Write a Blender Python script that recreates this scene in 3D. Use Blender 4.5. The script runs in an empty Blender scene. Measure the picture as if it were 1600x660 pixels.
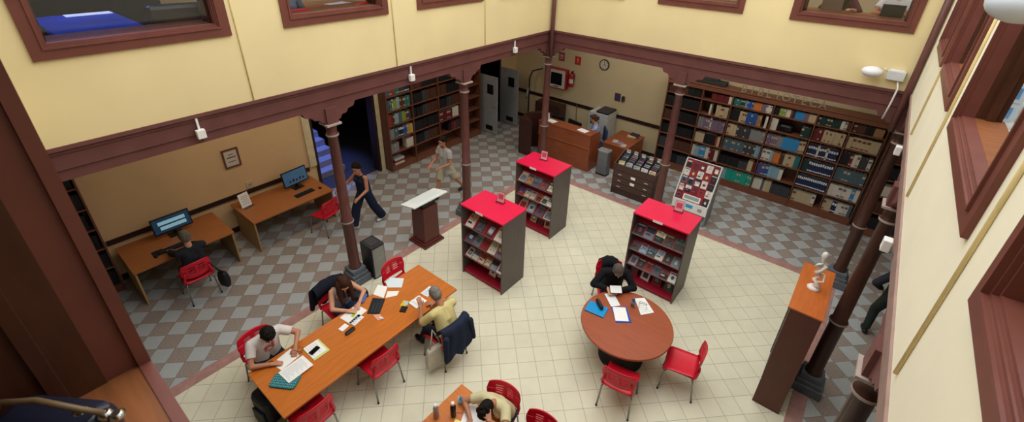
import bpy, bmesh, math, random
from math import sin, cos, pi, radians as R, sqrt
from mathutils import Vector as V, Matrix
random.seed(7)
SC = bpy.context.scene
COL = SC.collection

# ---------------------------------------------------------------- materials
def lin(h):
    h = h.lstrip('#')
    c = [int(h[i:i+2], 16)/255 for i in (0, 2, 4)]
    return tuple(x/12.92 if x <= .04045 else ((x+.055)/1.055)**2.4 for x in c) + (1,)
_M = {}
def mat(name, col, rough=.5, metal=0, spec=.4, var=.12, scale=6, stretch=(1, 1, 1), bump=0, emit=0, coat=0, alpha=1):
    if name in _M: return _M[name]
    m = bpy.data.materials.new(name); m.use_nodes = True
    nt = m.node_tree; b = nt.nodes['Principled BSDF']
    c = lin(col)
    b.inputs['Roughness'].default_value = rough
    b.inputs['Metallic'].default_value = metal
    b.inputs['Specular IOR Level'].default_value = spec
    b.inputs['Coat Weight'].default_value = coat
    b.inputs['Alpha'].default_value = alpha
    if emit:
        b.inputs['Emission Color'].default_value = c; b.inputs['Emission Strength'].default_value = emit
    if var:
        tc = nt.nodes.new('ShaderNodeTexCoord'); mp = nt.nodes.new('ShaderNodeMapping')
        mp.inputs['Scale'].default_value = stretch
        nz = nt.nodes.new('ShaderNodeTexNoise'); nz.inputs['Scale'].default_value = scale; nz.inputs['Detail'].default_value = 5
        rp = nt.nodes.new('ShaderNodeValToRGB')
        rp.color_ramp.elements[0].position = .3; rp.color_ramp.elements[1].position = .7
        rp.color_ramp.elements[0].color = tuple(x*(1-var) for x in c[:3])+(1,)
        rp.color_ramp.elements[1].color = tuple(min(1, x*(1+var)) for x in c[:3])+(1,)
        l = nt.links.new
        l(tc.outputs['Object'], mp.inputs['Vector']); l(mp.outputs['Vector'], nz.inputs['Vector'])
        l(nz.outputs['Fac'], rp.inputs['Fac']); l(rp.outputs['Color'], b.inputs['Base Color'])
        if bump:
            bp = nt.nodes.new('ShaderNodeBump'); bp.inputs['Strength'].default_value = bump; bp.inputs['Distance'].default_value = .01
            l(nz.outputs['Fac'], bp.inputs['Height']); l(bp.outputs['Normal'], b.inputs['Normal'])
    else:
        b.inputs['Base Color'].default_value = c
    _M[name] = m
    return m
def flat(h, rough=.55):
    return mat('c'+h.lstrip('#'), h, rough=rough, var=0, spec=.3)
def wood(name, col, rough=.4, along='x', var=.22, coat=0):
    s = {'x': (1, 9, 9), 'y': (9, 1, 9), 'z': (9, 9, 1)}[along]
    return mat(name, col, rough=rough, var=var, scale=3.5, stretch=s, bump=.05, coat=coat)
def glass(name, tint='ffffff', gloss=.12):
    if name in _M: return _M[name]
    m = bpy.data.materials.new(name); m.use_nodes = True; nt = m.node_tree
    nt.nodes.remove(nt.nodes['Principled BSDF'])
    o = nt.nodes['Material Output']
    t = nt.nodes.new('ShaderNodeBsdfTransparent'); t.inputs['Color'].default_value = lin(tint)
    g = nt.nodes.new('ShaderNodeBsdfGlossy'); g.inputs['Roughness'].default_value = .03
    fr = nt.nodes.new('ShaderNodeFresnel'); fr.inputs['IOR'].default_value = 1.35
    ad = nt.nodes.new('ShaderNodeMath'); ad.operation = 'MULTIPLY_ADD'; ad.inputs[1].default_value = .8; ad.inputs[2].default_value = gloss*.15
    mx = nt.nodes.new('ShaderNodeMixShader')
    nt.links.new(fr.outputs[0], ad.inputs[0]); nt.links.new(ad.outputs[0], mx.inputs[0])
    nt.links.new(t.outputs[0], mx.inputs[1]); nt.links.new(g.outputs[0], mx.inputs[2]); nt.links.new(mx.outputs[0], o.inputs['Surface'])
    _M[name] = m
    return m

# ---------------------------------------------------------------- mesh builder
class MB:
    def __init__(s): s.v = []; s.f = []; s.mi = []; s.m = None; s.sm = []
    def add(s, vs, fs, mi=0, smooth=False):
        o = len(s.v)
        for p in vs:
            p = V(p)
            if s.m is not None: p = s.m @ p
            s.v.append(p)
        for f in fs:
            s.f.append([i+o for i in f]); s.mi.append(mi); s.sm.append(smooth)
        return s
    def box(s, x0, x1, y0, y1, z0, z1, mi=0):
        vs = [(x, y, z) for z in (z0, z1) for y in (y0, y1) for x in (x0, x1)]
        return s.add(vs, [(0, 2, 3, 1), (4, 5, 7, 6), (0, 1, 5, 4), (2, 6, 7, 3), (0, 4, 6, 2), (1, 3, 7, 5)], mi)
    def cbox(s, c, d, mi=0):
        return s.box(c[0]-d[0]/2, c[0]+d[0]/2, c[1]-d[1]/2, c[1]+d[1]/2, c[2]-d[2]/2, c[2]+d[2]/2, mi)
    def quad(s, a, b, c, d, mi=0): return s.add([a, b, c, d], [(0, 1, 2, 3)], mi)
    def prism(s, poly, z0, z1, mi=0):
        n = len(poly)
        vs = [(x, y, z0) for x, y in poly]+[(x, y, z1) for x, y in poly]
        fs = [tuple(range(n-1, -1, -1)), tuple(range(n, 2*n))]+[(i, (i+1) % n, n+(i+1) % n, n+i) for i in range(n)]
        return s.add(vs, fs, mi)
    def extr(s, prof, axis, a, b, mi=0):
        """profile of (p,q) swept along an axis: 'x' -> (y,z), 'y' -> (x,z)"""
        n = len(prof)
        mk = (lambda t, p: (t, p[0], p[1])) if axis == 'x' else (lambda t, p: (p[0], t, p[1]))
        vs = [mk(a, p) for p in prof]+[mk(b, p) for p in prof]
        fs = [tuple(range(n)), tuple(range(2*n-1, n-1, -1))]+[(i, n+i, n+(i+1) % n, (i+1) % n) for i in range(n)]
        return s.add(vs, fs, mi)
    def ring(s, c, ax, r, n):
        ax = V(ax).normalized(); t = V((0, 0, 1)) if abs(ax.z) < .9 else V((1, 0, 0))
        u = ax.cross(t).normalized(); w = ax.cross(u)
        return [V(c)+u*(r*cos(2*pi*i/n))+w*(r*sin(2*pi*i/n)) for i in range(n)]
    def tube(s, pts, r, n=8, mi=0, smooth=True):
        pts = [V(p) for p in pts]; k = len(pts)
        rs = r if isinstance(r, (list, tuple)) else [r]*k
        vs = []
        ref = None
        for i, p in enumerate(pts):
            d = (pts[min(i+1, k-1)]-pts[max(i-1, 0)]).normalized()
            if ref is None: ref = V((0, 0, 1)) if abs(d.z) < .9 else V((1, 0, 0))
            u = d.cross(ref).normalized(); w = u.cross(d).normalized(); ref = w
            vs += [p+u*(rs[i]*cos(2*pi*j/n))+w*(rs[i]*sin(2*pi*j/n)) for j in range(n)]
        fs = [(i*n+j, i*n+(j+1) % n, (i+1)*n+(j+1) % n, (i+1)*n+j) for i in range(k-1) for j in range(n)]
        s.add(vs, fs, mi, smooth)
        o = len(s.v)-k*n
        s.f += [list(range(o+n-1, o-1, -1)), list(range(o+(k-1)*n, o+k*n))]; s.mi += [mi, mi]; s.sm += [False, False]
        return s
    def lathe(s, prof, n=20, c=(0, 0, 0), mi=0, smooth=True):
        vs = []; k = len(prof)
        for r, z in prof: vs += [(c[0]+r*cos(2*pi*j/n), c[1]+r*sin(2*pi*j/n), c[2]+z) for j in range(n)]
        fs = [(i*n+j, i*n+(j+1) % n, (i+1)*n+(j+1) % n, (i+1)*n+j) for i in range(k-1) for j in range(n)]
        s.add(vs, fs, mi, smooth)
        s.add([(c[0]+prof[0][0]*cos(2*pi*j/n), c[1]+prof[0][0]*sin(2*pi*j/n), c[2]+prof[0][1]) for j in range(n)], [tuple(range(n-1, -1, -1))], mi)
        s.add([(c[0]+prof[-1][0]*cos(2*pi*j/n), c[1]+prof[-1][0]*sin(2*pi*j/n), c[2]+prof[-1][1]) for j in range(n)], [tuple(range(n))], mi)
        return s
    def ell(s, c, r, n=14, k=9, mi=0):
        vs = [V(c)+V((r[0]*sin(pi*i/k)*cos(2*pi*j/n), r[1]*sin(pi*i/k)*sin(2*pi*j/n), r[2]*cos(pi*i/k))) for i in range(1, k) for j in range(n)]
        vs += [V(c)+V((0, 0, r[2])), V(c)-V((0, 0, r[2]))]
        a = len(vs)-2; fs = [(i*n+j, (i+1)*n+j, (i+1)*n+(j+1) % n, i*n+(j+1) % n) for i in range(k-2) for j in range(n)]
        fs += [(a, j, (j+1) % n) for j in range(n)]+[(a+1, (k-2)*n+(j+1) % n, (k-2)*n+j) for j in range(n)]
        return s.add(vs, fs, mi, True)
    def cap(s, p, r, q, r2, n=12, flat0=False, flat1=False, mi=0):
        """tapered capsule"""
        p, q = V(p), V(q); d = q-p; L = d.length
        if L < 1e-6: return s.ell(p, (r, r, r))
        d /= L; t = V((0, 0, 1)) if abs(d.z) < .9 else V((1, 0, 0)); u = d.cross(t).normalized(); w = d.cross(u)
        rows = []
        if flat0: rows.append((0, .001)); rows.append((0, r))
        else: rows += [(-r*cos(a), r*sin(a)) for a in (.08, .5, 1.0, pi/2)]
        if flat1: rows += [(L, r2), (L, .001)]
        else: rows += [(L+r2*sin(a), r2*cos(a)) for a in (0, .55, 1.05, 1.49)]
        vs = [p+d*h+u*(rr*cos(2*pi*j/n))+w*(rr*sin(2*pi*j/n)) for h, rr in rows for j in range(n)]
        k = len(rows)
        fs = [(i*n+j, (i+1)*n+j, (i+1)*n+(j+1) % n, i*n+(j+1) % n) for i in range(k-1) for j in range(n)]
        fs += [tuple(range(n)), tuple(range(k*n-1, (k-1)*n-1, -1))]
        return s.add(vs, fs, mi, True)
    def mesh(s, name, mats):
        me = bpy.data.meshes.new(name); me.from_pydata([tuple(v) for v in s.v], [], s.f)
        for m in (mats if isinstance(mats, (list, tuple)) else [mats]): me.materials.append(m)
        me.polygons.foreach_set('material_index', s.mi); me.polygons.foreach_set('use_smooth', s.sm)
        me.update()
        bm = bmesh.new(); bm.from_mesh(me); bmesh.ops.recalc_face_normals(bm, faces=bm.faces); bm.to_mesh(me); bm.free()
        return me

def link(name, data, parent=None, loc=(0, 0, 0), rz=0):
    o = bpy.data.objects.new(name, data); COL.objects.link(o)
    o.location = loc; o.rotation_euler = (0, 0, rz)
    if parent: o.parent = parent
    return o
def part(name, mb, mats, parent=None, bevel=0, loc=(0, 0, 0), rz=0, label=None):
    o = link(name, mb.mesh(name, mats), parent, loc, rz)
    if bevel:
        b = o.modifiers.new('b', 'BEVEL'); b.width = bevel; b.segments = 2; b.limit_method = 'ANGLE'; b.angle_limit = R(40)
    if label: o['label'] = label
    return o
def tag(o, label, cat, group=None):
    o['label'] = label; o['category'] = cat
    if group: o['group'] = group
    return o
def thing(name, label, cat, loc=(0, 0, 0), rz=0, group=None):
    return tag(link(name, None, None, loc, rz), label, cat, group)
def solo(name, mb, mats, label, cat, loc=(0, 0, 0), rz=0, group=None, bevel=0):
    return tag(part(name, mb, mats, None, bevel, loc, rz), label, cat, group)
def struct(name, mb, mats, parent=None, bevel=0):
    o = part(name, mb, mats, parent, bevel)
    if not parent: o['kind'] = 'structure'
    return o
def dup(root, loc, rz, label, group=None):
    kids = {}
    for o in bpy.data.objects:
        if o.parent: kids.setdefault(o.parent.name, []).append(o)
    def cp(o, par):
        c = o.copy(); COL.objects.link(c); c.parent = par
        for k in kids.get(o.name, []): cp(k, c)
        return c
    r = cp(root, None); r.location = loc; r.rotation_euler = (0, 0, rz); r['label'] = label
    if group: r['group'] = group
    return r
def rpoly(w, d, r, n=5):
    """rounded rectangle outline"""
    out = []
    for cx, cy, a in ((w/2-r, d/2-r, 0), (-w/2+r, d/2-r, pi/2), (-w/2+r, -d/2+r, pi), (w/2-r, -d/2+r, 1.5*pi)):
        out += [(cx+r*cos(a+pi/2*i/n), cy+r*sin(a+pi/2*i/n)) for i in range(n+1)]
    return out
def text(name, s, size, m, parent, loc, rot, depth=.004):
    cu = bpy.data.curves.new(name, 'FONT'); cu.body = s; cu.size = size; cu.extrude = depth; cu.align_x = 'CENTER'
    cu.materials.append(m)
    o = bpy.data.objects.new(name+'_tmp', cu); COL.objects.link(o)
    dg = bpy.context.evaluated_depsgraph_get(); dg.update()
    me = bpy.data.meshes.new_from_object(o.evaluated_get(dg))
    bpy.data.objects.remove(o)
    me.materials.clear(); me.materials.append(m)
    ob = link(name, me, parent, loc); ob.rotation_euler = rot
    return ob
# ================================================================ SETTING (metres; corner column at the origin, courtyard x>0, y<0)
W, BAY, XD, WO = 7.31, 3.096, 3.483, .118
YS = -9.705            # plane of the near wall we look out of
XL, YB, XR, YF = -3.38, 3.0, 10.7, -13.0   # arcade outer walls
ZB, ZT, ZW = 3.6, 4.01, 4.9

yellow = mat('painted_plaster_yellow', 'e5d4a2', rough=.8, var=.05, scale=1.1, bump=.06)
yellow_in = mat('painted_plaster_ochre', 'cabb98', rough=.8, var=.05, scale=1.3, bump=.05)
brown = mat('brown_paint', '6a423f', rough=.5, var=.12, scale=4, bump=.04)
brown_d = mat('dark_brown_wood', '4a2a1c', rough=.4, var=.2, scale=4, stretch=(6, 6, 1), bump=.05)
cream_trim = mat('cream_trim', 'd8cfae', rough=.6)
rail_m = mat('dark_rail', '2c1a18', rough=.45)
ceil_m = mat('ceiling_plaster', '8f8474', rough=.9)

def tile_mat(name, cols, grout, off, t=.29, checker=True, grain=0, gw=.018, var=.1):
    m = bpy.data.materials.new(name); m.use_nodes = True; nt = m.node_tree; L = nt.links.new
    N = nt.nodes.new; b = nt.nodes['Principled BSDF']; b.inputs['Roughness'].default_value = .42; b.inputs['Specular IOR Level'].default_value = .35
    tc = N('ShaderNodeTexCoord'); mp = N('ShaderNodeMapping'); mp.vector_type = 'POINT'
    mp.inputs['Rotation'].default_value = (0, 0, -pi/4); mp.inputs['Scale'].default_value = (1/t, 1/t, 1/t)
    mp.inputs['Location'].default_value = (-off[0]/t, -off[1]/t, .5)
    L(tc.outputs['Object'], mp.inputs['Vector'])
    sp = N('ShaderNodeSeparateXYZ'); L(mp.outputs[0], sp.inputs[0])
    def mth(op, a, bb=None):
        n = N('ShaderNodeMath'); n.operation = op
        for i, x in enumerate((a, bb)):
            if x is None: continue
            if isinstance(x, (int, float)): n.inputs[i].default_value = x
            else: L(x, n.inputs[i])
        return n.outputs[0]
    px, py = mth('PINGPONG', sp.outputs[0], .5), mth('PINGPONG', sp.outputs[1], .5)
    g = mth('LESS_THAN', mth('MINIMUM', px, py), gw)
    fl = N('ShaderNodeVectorMath'); fl.operation = 'FLOOR'; L(mp.outputs[0], fl.inputs[0])
    wn = N('ShaderNodeTexWhiteNoise'); L(fl.outputs[0], wn.inputs[0])
    if checker:
        ck = N('ShaderNodeTexChecker'); ck.inputs['Scale'].default_value = 1; L(mp.outputs[0], ck.inputs['Vector'])
        ck.inputs['Color1'].default_value = lin(cols[1]); ck.inputs['Color2'].default_value = lin(cols[0])
        base = ck.outputs['Color']; isb = ck.outputs['Fac']
    else:
        rgb = N('ShaderNodeRGB'); rgb.outputs[0].default_value = lin(cols[0]); base = rgb.outputs[0]; isb = None
    # speckle of the terrazzo
    nz = N('ShaderNodeTexNoise'); nz.inputs['Scale'].default_value = 55 if grain else 5; nz.inputs['Detail'].default_value = 3
    L(tc.outputs['Object'], nz.inputs['Vector'])
    nb = N('ShaderNodeTexNoise'); nb.inputs['Scale'].default_value = 1.3; L(tc.outputs['Object'], nb.inputs['Vector'])
    amp = mth('MULTIPLY', mth('SUBTRACT', nz.outputs['Fac'], .5), grain or .15)
    if isb is not None: amp = mth('MULTIPLY', amp, mth('MULTIPLY_ADD', isb, .85))
    v = mth('ADD', mth('ADD', mth('MULTIPLY', mth('SUBTRACT', wn.outputs['Value'], .5), var), amp), mth('MULTIPLY', mth('SUBTRACT', nb.outputs['Fac'], .5), .18))
    hs = N('ShaderNodeHueSaturation'); L(base, hs.inputs['Color']); L(mth('ADD', v, 1.0), hs.inputs['Value'])
    mx = N('ShaderNodeMix'); mx.data_type = 'RGBA'; L(g, mx.inputs[0]); L(hs.outputs[0], mx.inputs[6]); mx.inputs[7].default_value = lin(grout)
    L(mx.outputs[2], b.inputs['Base Color'])
    return m
grey_tile = tile_mat('checker_terrazzo_tile', ('a9aeb0', '92877f'), '7c7670', (-6.40, -5.82), grain=1.1)
cream_tile = tile_mat('cream_tile', ('dcd9c2',), 'a8a390', (-1.17, -5.98), checker=False, gw=.013, var=.06)
strip_m = mat('red_border_tile', 'a77f78', rough=.5, var=.15, scale=7)

# floor: cream court, grey arcades, red border strip
xs = [XL-.1, -.06, .15, 7.16, 7.37, XR]; ys = [YF, -9.58, -9.38, -.17, .06, 4.6]
fm, tm = MB(), MB()
for i in range(5):
    for j in range(5):
        q = [(xs[i], ys[j], 0), (xs[i+1], ys[j], 0), (xs[i+1], ys[j+1], 0), (xs[i], ys[j+1], 0)]
        inner = 1 <= i <= 3 and 1 <= j <= 3
        if inner and (i, j) != (2, 2): tm.quad(*q)
        else: fm.quad(*q, mi=1 if inner else 0)
fm.box(XL-.1, XR, YF, 4.6, -.2, -.01)
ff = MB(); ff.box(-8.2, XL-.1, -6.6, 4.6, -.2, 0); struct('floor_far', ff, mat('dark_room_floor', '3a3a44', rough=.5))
struct('floor', fm, [grey_tile, cream_tile])
struct('trim_1', tm, strip_m)

def wall(name, axis, p0, p1, a0, a1, z0, z1, holes, m):
    """wall slab; axis 'x' = slab of constant x (p0..p1) running along y"""
    mb = MB(); As = sorted({a0, a1, *[h[0] for h in holes], *[h[1] for h in holes]}); Zs = sorted({z0, z1, *[h[2] for h in holes], *[h[3] for h in holes]})
    As = [a for a in As if a0 <= a <= a1]; Zs = [z for z in Zs if z0 <= z <= z1]
    for a, b in zip(As, As[1:]):
        for c, d in zip(Zs, Zs[1:]):
            if any(h[0] <= (a+b)/2 <= h[1] and h[2] <= (c+d)/2 <= h[3] for h in holes): continue
            if axis == 'x': mb.box(p0, p1, a, b, c, d)
            else: mb.box(a, b, p0, p1, c, d)
    return struct(name, mb, m)
ZTOP = 7.3
FW = .1   # architrave width
left_w = [(-9.22, -7.37), (-6.695, -4.948), (-4.33, -2.64), (-2.1, -.45)]
right_w = [(-9.2, -7.46), (-6.9, -5.0), (-4.52, -2.86), (-2.55, -1.15)]
back_w = [(.33, 1.95), (2.71, 4.37), (5.15, 6.9)]
front_w = [(.4, 2.0), (2.6, 4.3), (5.05, 6.98)]
hl = lambda L: [(a+FW-.006, b-FW+.006, ZW+FW-.006, 7.0) for a, b in L]
wall('wall_left', 'x', -.23, WO, -9.95, .23, ZT, ZTOP, hl(left_w), yellow)
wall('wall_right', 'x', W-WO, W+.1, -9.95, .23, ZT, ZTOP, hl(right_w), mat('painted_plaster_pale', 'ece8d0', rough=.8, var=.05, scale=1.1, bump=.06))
wall('wall_back', 'y', -WO, .23, WO, W-WO, ZT, ZTOP, hl(back_w), yellow)
wall('wall_front', 'y', YS-.35, YS, WO, W-WO, ZT, ZTOP, hl(front_w), yellow)
# outer walls of arcades and galleries
D1 = (-4.92, -3.1, 0, 2.75); D2 = (1.0, 2.02, 0, 2.35)
wall('wall_arcade_left', 'x', XL-.2, XL, YF, 4.6, 0, ZTOP, [D1, D2], mat('plaster_warm_light_tint', 'dcbd92', rough=.8, var=.05, scale=1.3, bump=.05))  # left arcade plaster, extra brightness and warm light put into its colour
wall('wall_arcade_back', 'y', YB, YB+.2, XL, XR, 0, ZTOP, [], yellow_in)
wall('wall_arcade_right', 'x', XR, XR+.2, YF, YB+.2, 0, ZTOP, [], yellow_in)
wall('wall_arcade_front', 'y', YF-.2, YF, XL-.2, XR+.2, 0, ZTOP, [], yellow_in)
def ringslab(name, z0, z1, m, hole=(-.18, 7.41, -9.9, .18)):
    a, b, c, d = hole; mb = MB()
    mb.box(XL-.2, a, YF-.2, YB+.2, z0, z1); mb.box(b, XR+.2, YF-.2, YB+.2, z0, z1)
    mb.box(a, b, d, YB+.2, z0, z1); mb.box(a, b, YF-.2, c, z0, z1)
    return struct(name, mb, m)
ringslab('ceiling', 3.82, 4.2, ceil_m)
ringslab('ceiling_upper', ZTOP, ZTOP+.15, ceil_m, (-.25, 7.6, -9.95, .25))
# beams round the court: outer lip, groove, lower fillet  (trim)
prof = [(-.17, ZB), (.06, ZB), (.06, ZB+.12), (.085, ZB+.135), (.085, 3.9), (.1, 3.915), (.1, 3.94), (.135, 3.965), (.135, ZT), (-.17, ZT)]
bt = MB()
bt.extr(prof, 'y', -9.9, .1); struct('trim_2', bt, brown)
bt = MB(); bt.extr([(W-x, z) for x, z in prof], 'y', -9.9, .1); struct('trim_3', bt, mat('brown_paint_greyish', '947a72', rough=.6, var=.12))  # right beam in a lighter, greyer brown than the others
bt = MB(); bt.extr([(-x, z) for x, z in prof], 'x', .0, W); struct('trim_4', bt, brown)
bt = MB(); bt.extr([(YS+x-.1, z) for x, z in prof], 'x', .0, W); struct('trim_5', bt, brown)
# chair rails and skirting
def rail(n, axis, p, a, b, s):
    mb = MB()
    for z0, z1, t, mi in ((.80, .90, .025, 0), (0, .12, .02, 0)):
        if axis == 'x': mb.box(min(p, p+s*t), max(p, p+s*t), a, b, z0, z1, mi)
        else: mb.box(a, b, min(p, p+s*t), max(p, p+s*t), z0, z1, mi)
    return struct('baseboard_'+n, mb, rail_m)
rail('left', 'x', XL, -9.1, -5.12, 1); rail('left_middle', 'x', XL, -3.0, -2.96, 1); rail('left_far', 'x', XL, 2.15, 3.0, 1)
mb = MB(); mb.box(XL, 2.28, YB-.025, YB, .95, 1.06); mb.box(XL, 2.28, YB-.02, YB, 0, .12); struct('baseboard_back', mb, rail_m)
# door casings
c = MB(); c.box(XL-.02, XL+.05, -5.1, -4.93, .9, 3.0); c.box(XL-.02, XL+.05, -3.09, -2.97, .0, 3.0); struct('trim_6', c, cream_trim)
c = MB(); c.box(XL-.25, XL+.03, -4.93, -4.86, 0, 2.82); c.box(XL-.25, XL+.03, -3.16, -3.09, 0, 2.82); c.box(XL-.25, XL+.03, -4.93, -3.09, 2.75, 2.85); struct('door_1', c, rail_m)
c = MB(); c.box(XL-.25, XL+.03, .93, 1.0, 0, 2.42); c.box(XL-.25, XL+.03, 2.02, 2.09, 0, 2.42); c.box(XL-.25, XL+.03, .93, 2.09, 2.35, 2.45); d2 = struct('door_2', c, rail_m)
# the two open grey leaves of that door
leafm = mat('grey_door_paint', '8e9298', rough=.5, var=.06); darkw = mat('dark_glass', '14161a', rough=.15, var=0)
for y, hx in ((.98, XL+.05), (2.06, XL+.05)):
    m_ = MB(); m_.box(hx, hx+.78, y-.022, y+.022, .03, 2.0)
    lf = part('door_leaf', m_, leafm, d2, .004)
    m_ = MB(); m_.box(hx+.36, hx+.62, y-.03, y+.03, 1.4, 1.72); part('vision_pane', m_, darkw, lf)
    m_ = MB(); m_.box(hx+.3, hx+.6, y-.03, y+.03, .14, .3); part('vent', m_, darkw, lf)
    m_ = MB(); m_.tube([(hx+.71, y-.03, 1.0), (hx+.71, y-.07, 1.0), (hx+.62, y-.07, 1.0)], .01); part('handle', m_, mat('steel', 'a8abb0', rough=.3, metal=1, var=.05), lf)
# dark rooms behind the openings
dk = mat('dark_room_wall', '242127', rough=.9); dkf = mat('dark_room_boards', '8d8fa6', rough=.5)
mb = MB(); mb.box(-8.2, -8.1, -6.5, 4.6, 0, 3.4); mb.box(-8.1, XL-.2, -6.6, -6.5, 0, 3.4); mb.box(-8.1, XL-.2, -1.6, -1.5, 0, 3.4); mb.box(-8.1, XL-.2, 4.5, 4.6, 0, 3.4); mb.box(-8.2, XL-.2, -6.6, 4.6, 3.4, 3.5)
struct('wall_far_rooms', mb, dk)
mb = MB()
for k in range(9): mb.box(-4.15-.3*k-.3, -4.15-.3*k, -5.6, -3.75, 0, .17*(k+1))
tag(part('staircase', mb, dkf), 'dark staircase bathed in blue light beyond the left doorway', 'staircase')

# ---- windows
win_g = glass('window_glass'); woodf = mat('window_brown_paint', '6e3e34', rough=.45, var=.12, scale=5, bump=.03)
sillm = wood('window_sill_wood', '86522f', along='x')
wn = [0]
STEPS = ((0, FW, -.02, .03), (FW, FW+.02, -.03, .045), (FW+.02, FW+.035, -.05, .02), (FW+.035, FW+.05, -.07, .0))
STEPF = ((0, FW, -.12, .012), (FW, FW+.014, -.012, .018))
def window(axis, face, s, a, b, depth, pane=True, z0=ZW, z1=7.05, steps=STEPS, sl0=-.0705, slh=.05, jl=None):
    """s = direction from the wall face into the court"""
    wn[0] += 1
    fr = MB(); L = lambda t0, t1, c0, c1, e0, e1, mbx: (mbx.box(min(face+s*t0, face+s*t1), max(face+s*t0, face+s*t1), c0, c1, e0, e1) if axis == 'x' else mbx.box(c0, c1, min(face+s*t0, face+s*t1), max(face+s*t0, face+s*t1), e0, e1))
    root = link('window_%d' % wn[0], None); root['kind'] = 'structure'
    for (u, w_, p0, p1) in steps:
        L(p0, p1, a+u, a+w_, z0+u, z1-u, fr); L(p0, p1, b-w_, b-u, z0+u, z1-u, fr)
        L(p0, p1, a+w_, b-w_, z0+u, z0+w_, fr); L(p0, p1, a+w_, b-w_, z1-w_, z1-u, fr)
    part('window_frame', fr, woodf, root)
    F2 = FW+.05
    sl = MB(); L(-depth-(.02 if depth < .3 else .14), sl0, a+FW+.0005, b-FW-.0005, z0+FW-.03, z0+FW+slh, sl)
    jm = MB()
    for (p0, p1, q) in ((-.13, -.0705, F2), (-.17, -.13, F2+.025), (-depth+.09, -.17, F2), (-depth+.04, -depth+.09, F2+.03), (-depth, -depth+.04, F2)) if not jl else jl:
        L(p0, p1, a+FW-.03, a+q, z0+FW+slh, z1-FW, jm); L(p0, p1, b-q, b-FW+.03, z0+FW+slh, z1-FW, jm)
    part('window_sill', sl, sillm, root)
    part('jamb_lining', jm, brown_d, root)
    if pane:
        g = MB(); L(-.105, -.1, a+FW+.05, b-FW-.05, z0+FW+.05, z1-FW-.05, g); part('pane', g, win_g, root)
    return root
for i, (a, b) in enumerate(left_w): window('x', WO, 1, a, b, .35)
for a, b in back_w: window('y', -WO, -1, a, b, .35)
for a, b in right_w: window('x', W-WO, -1, a, b, .215, pane=False)
for i, (a, b) in enumerate(front_w): window('y', YS+.03, 1, a, b, .5, pane=False, steps=STEPF, sl0=-.012, slh=.01, jl=[(-.16, -.085, FW+.004), (-.19, -.16, FW+.03), (-.29, -.19, FW+.012), (-.5, -.29, FW+.035)])

colm = mat('column_brown_paint', '623c38', rough=.4, var=.2, scale=5, stretch=(4, 4, 1), bump=.04)
# painted cable runs on the plaster and drain pipes in the corners
condm = mat('yellow_conduit', 'eed9a0', rough=.6, var=.08)
def run(pts, r, label, cat='conduit', m=condm, group=None, name='wall_conduit'):
    mb = MB(); mb.tube(pts, r, 8); return solo(name, mb, m, label, cat, group=group)
for y, ph in ((-7.3, 'left window nearest the viewer'), (-4.86, 'second window on the left wall'), (-2.58, 'third window on the left wall')):
    run([(WO+.008, y, ZT+.01), (WO+.008, y, 6.9)], .009, 'thin yellow conduit running up beside the '+ph)
for y, z, ph in ((-7.08, 4.1, 'nearest pair of windows on the right wall'), (-4.62, 4.1, 'two middle windows of the right wall'), (-2.70, 4.1, 'two far windows of the right wall')):
    run([(W-WO-.01, y, z), (W-WO-.01, y, 6.9)], .011, 'yellow painted conduit running up between the '+ph)
for x, n in ((WO+.09, 'back left'), (W-WO-.06, 'back right')):
    run([(x, -WO-.1, 3.35), (x, -WO-.1, 4.2), (x, -WO-.08, 7.2)], .05, 'brown drain pipe running down the '+n+' corner of the court', 'pipe', colm, name='drain_pipe')

# ---- columns
stone = mat('grey_stone', '5f666e', rough=.75, var=.15, scale=9, bump=.1)
edge_m = mat('pale_worn_edge', 'a99a92', rough=.6)
def column(x, y, label):
    
    t = thing('column', label, 'column', (x, y, 0), group='brown wooden columns round the court')
    p = MB(); p.box(-.2, .2, -.2, .2, 0, .16); p.box(-.17, .17, -.17, .17, .16, .24); p.box(-.145, .145, -.145, .145, .24, .34); part('plinth', p, stone, t, .012)
    s = MB()
    s.lathe([(.115, .34), (.115, .40), (.1, .43), (.098, 1.36), (.115, 1.38), (.115, 1.42), (.094, 1.44), (.08, 3.08), (.1, 3.1), (.1, 3.13), (.082, 3.15), (.085, 3.24), (.11, 3.3)], 16)
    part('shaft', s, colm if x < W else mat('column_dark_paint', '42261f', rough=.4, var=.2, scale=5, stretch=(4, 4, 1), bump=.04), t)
    r = MB(); r.lathe([(.117, 1.385), (.119, 1.40), (.117, 1.415)], 16); r.lathe([(.102, 3.1), (.104, 3.115), (.102, 3.13)], 16); part('collar', r, edge_m, t)
    c = MB(); c.box(-.13, .13, -.13, .13, 3.3, 3.33); part('abacus', c, edge_m, t)
    c = MB(); c.box(-.1, .1, -.1, .1, 3.33, ZB)
    for ax in ((0, 2) if abs(y) < .01 and 0 < x < W else (1, 3) if abs(y) > .01 else (0, 3) if x < 1 else (2, 3)):
        c.m = Matrix.Rotation(ax*pi/2, 4, 'Z')
        pr = [(.08, 3.34), (.16, 3.37), (.2, 3.43), (.28, 3.44), (.32, 3.5), (.42, 3.52), (.46, ZB), (.08, ZB)]
        c.extr([(a_, z_) for a_, z_ in pr], 'y', -.06, .06)
    c.m = None
    part('bracket_capital', c, brown, t)
    return t
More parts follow.
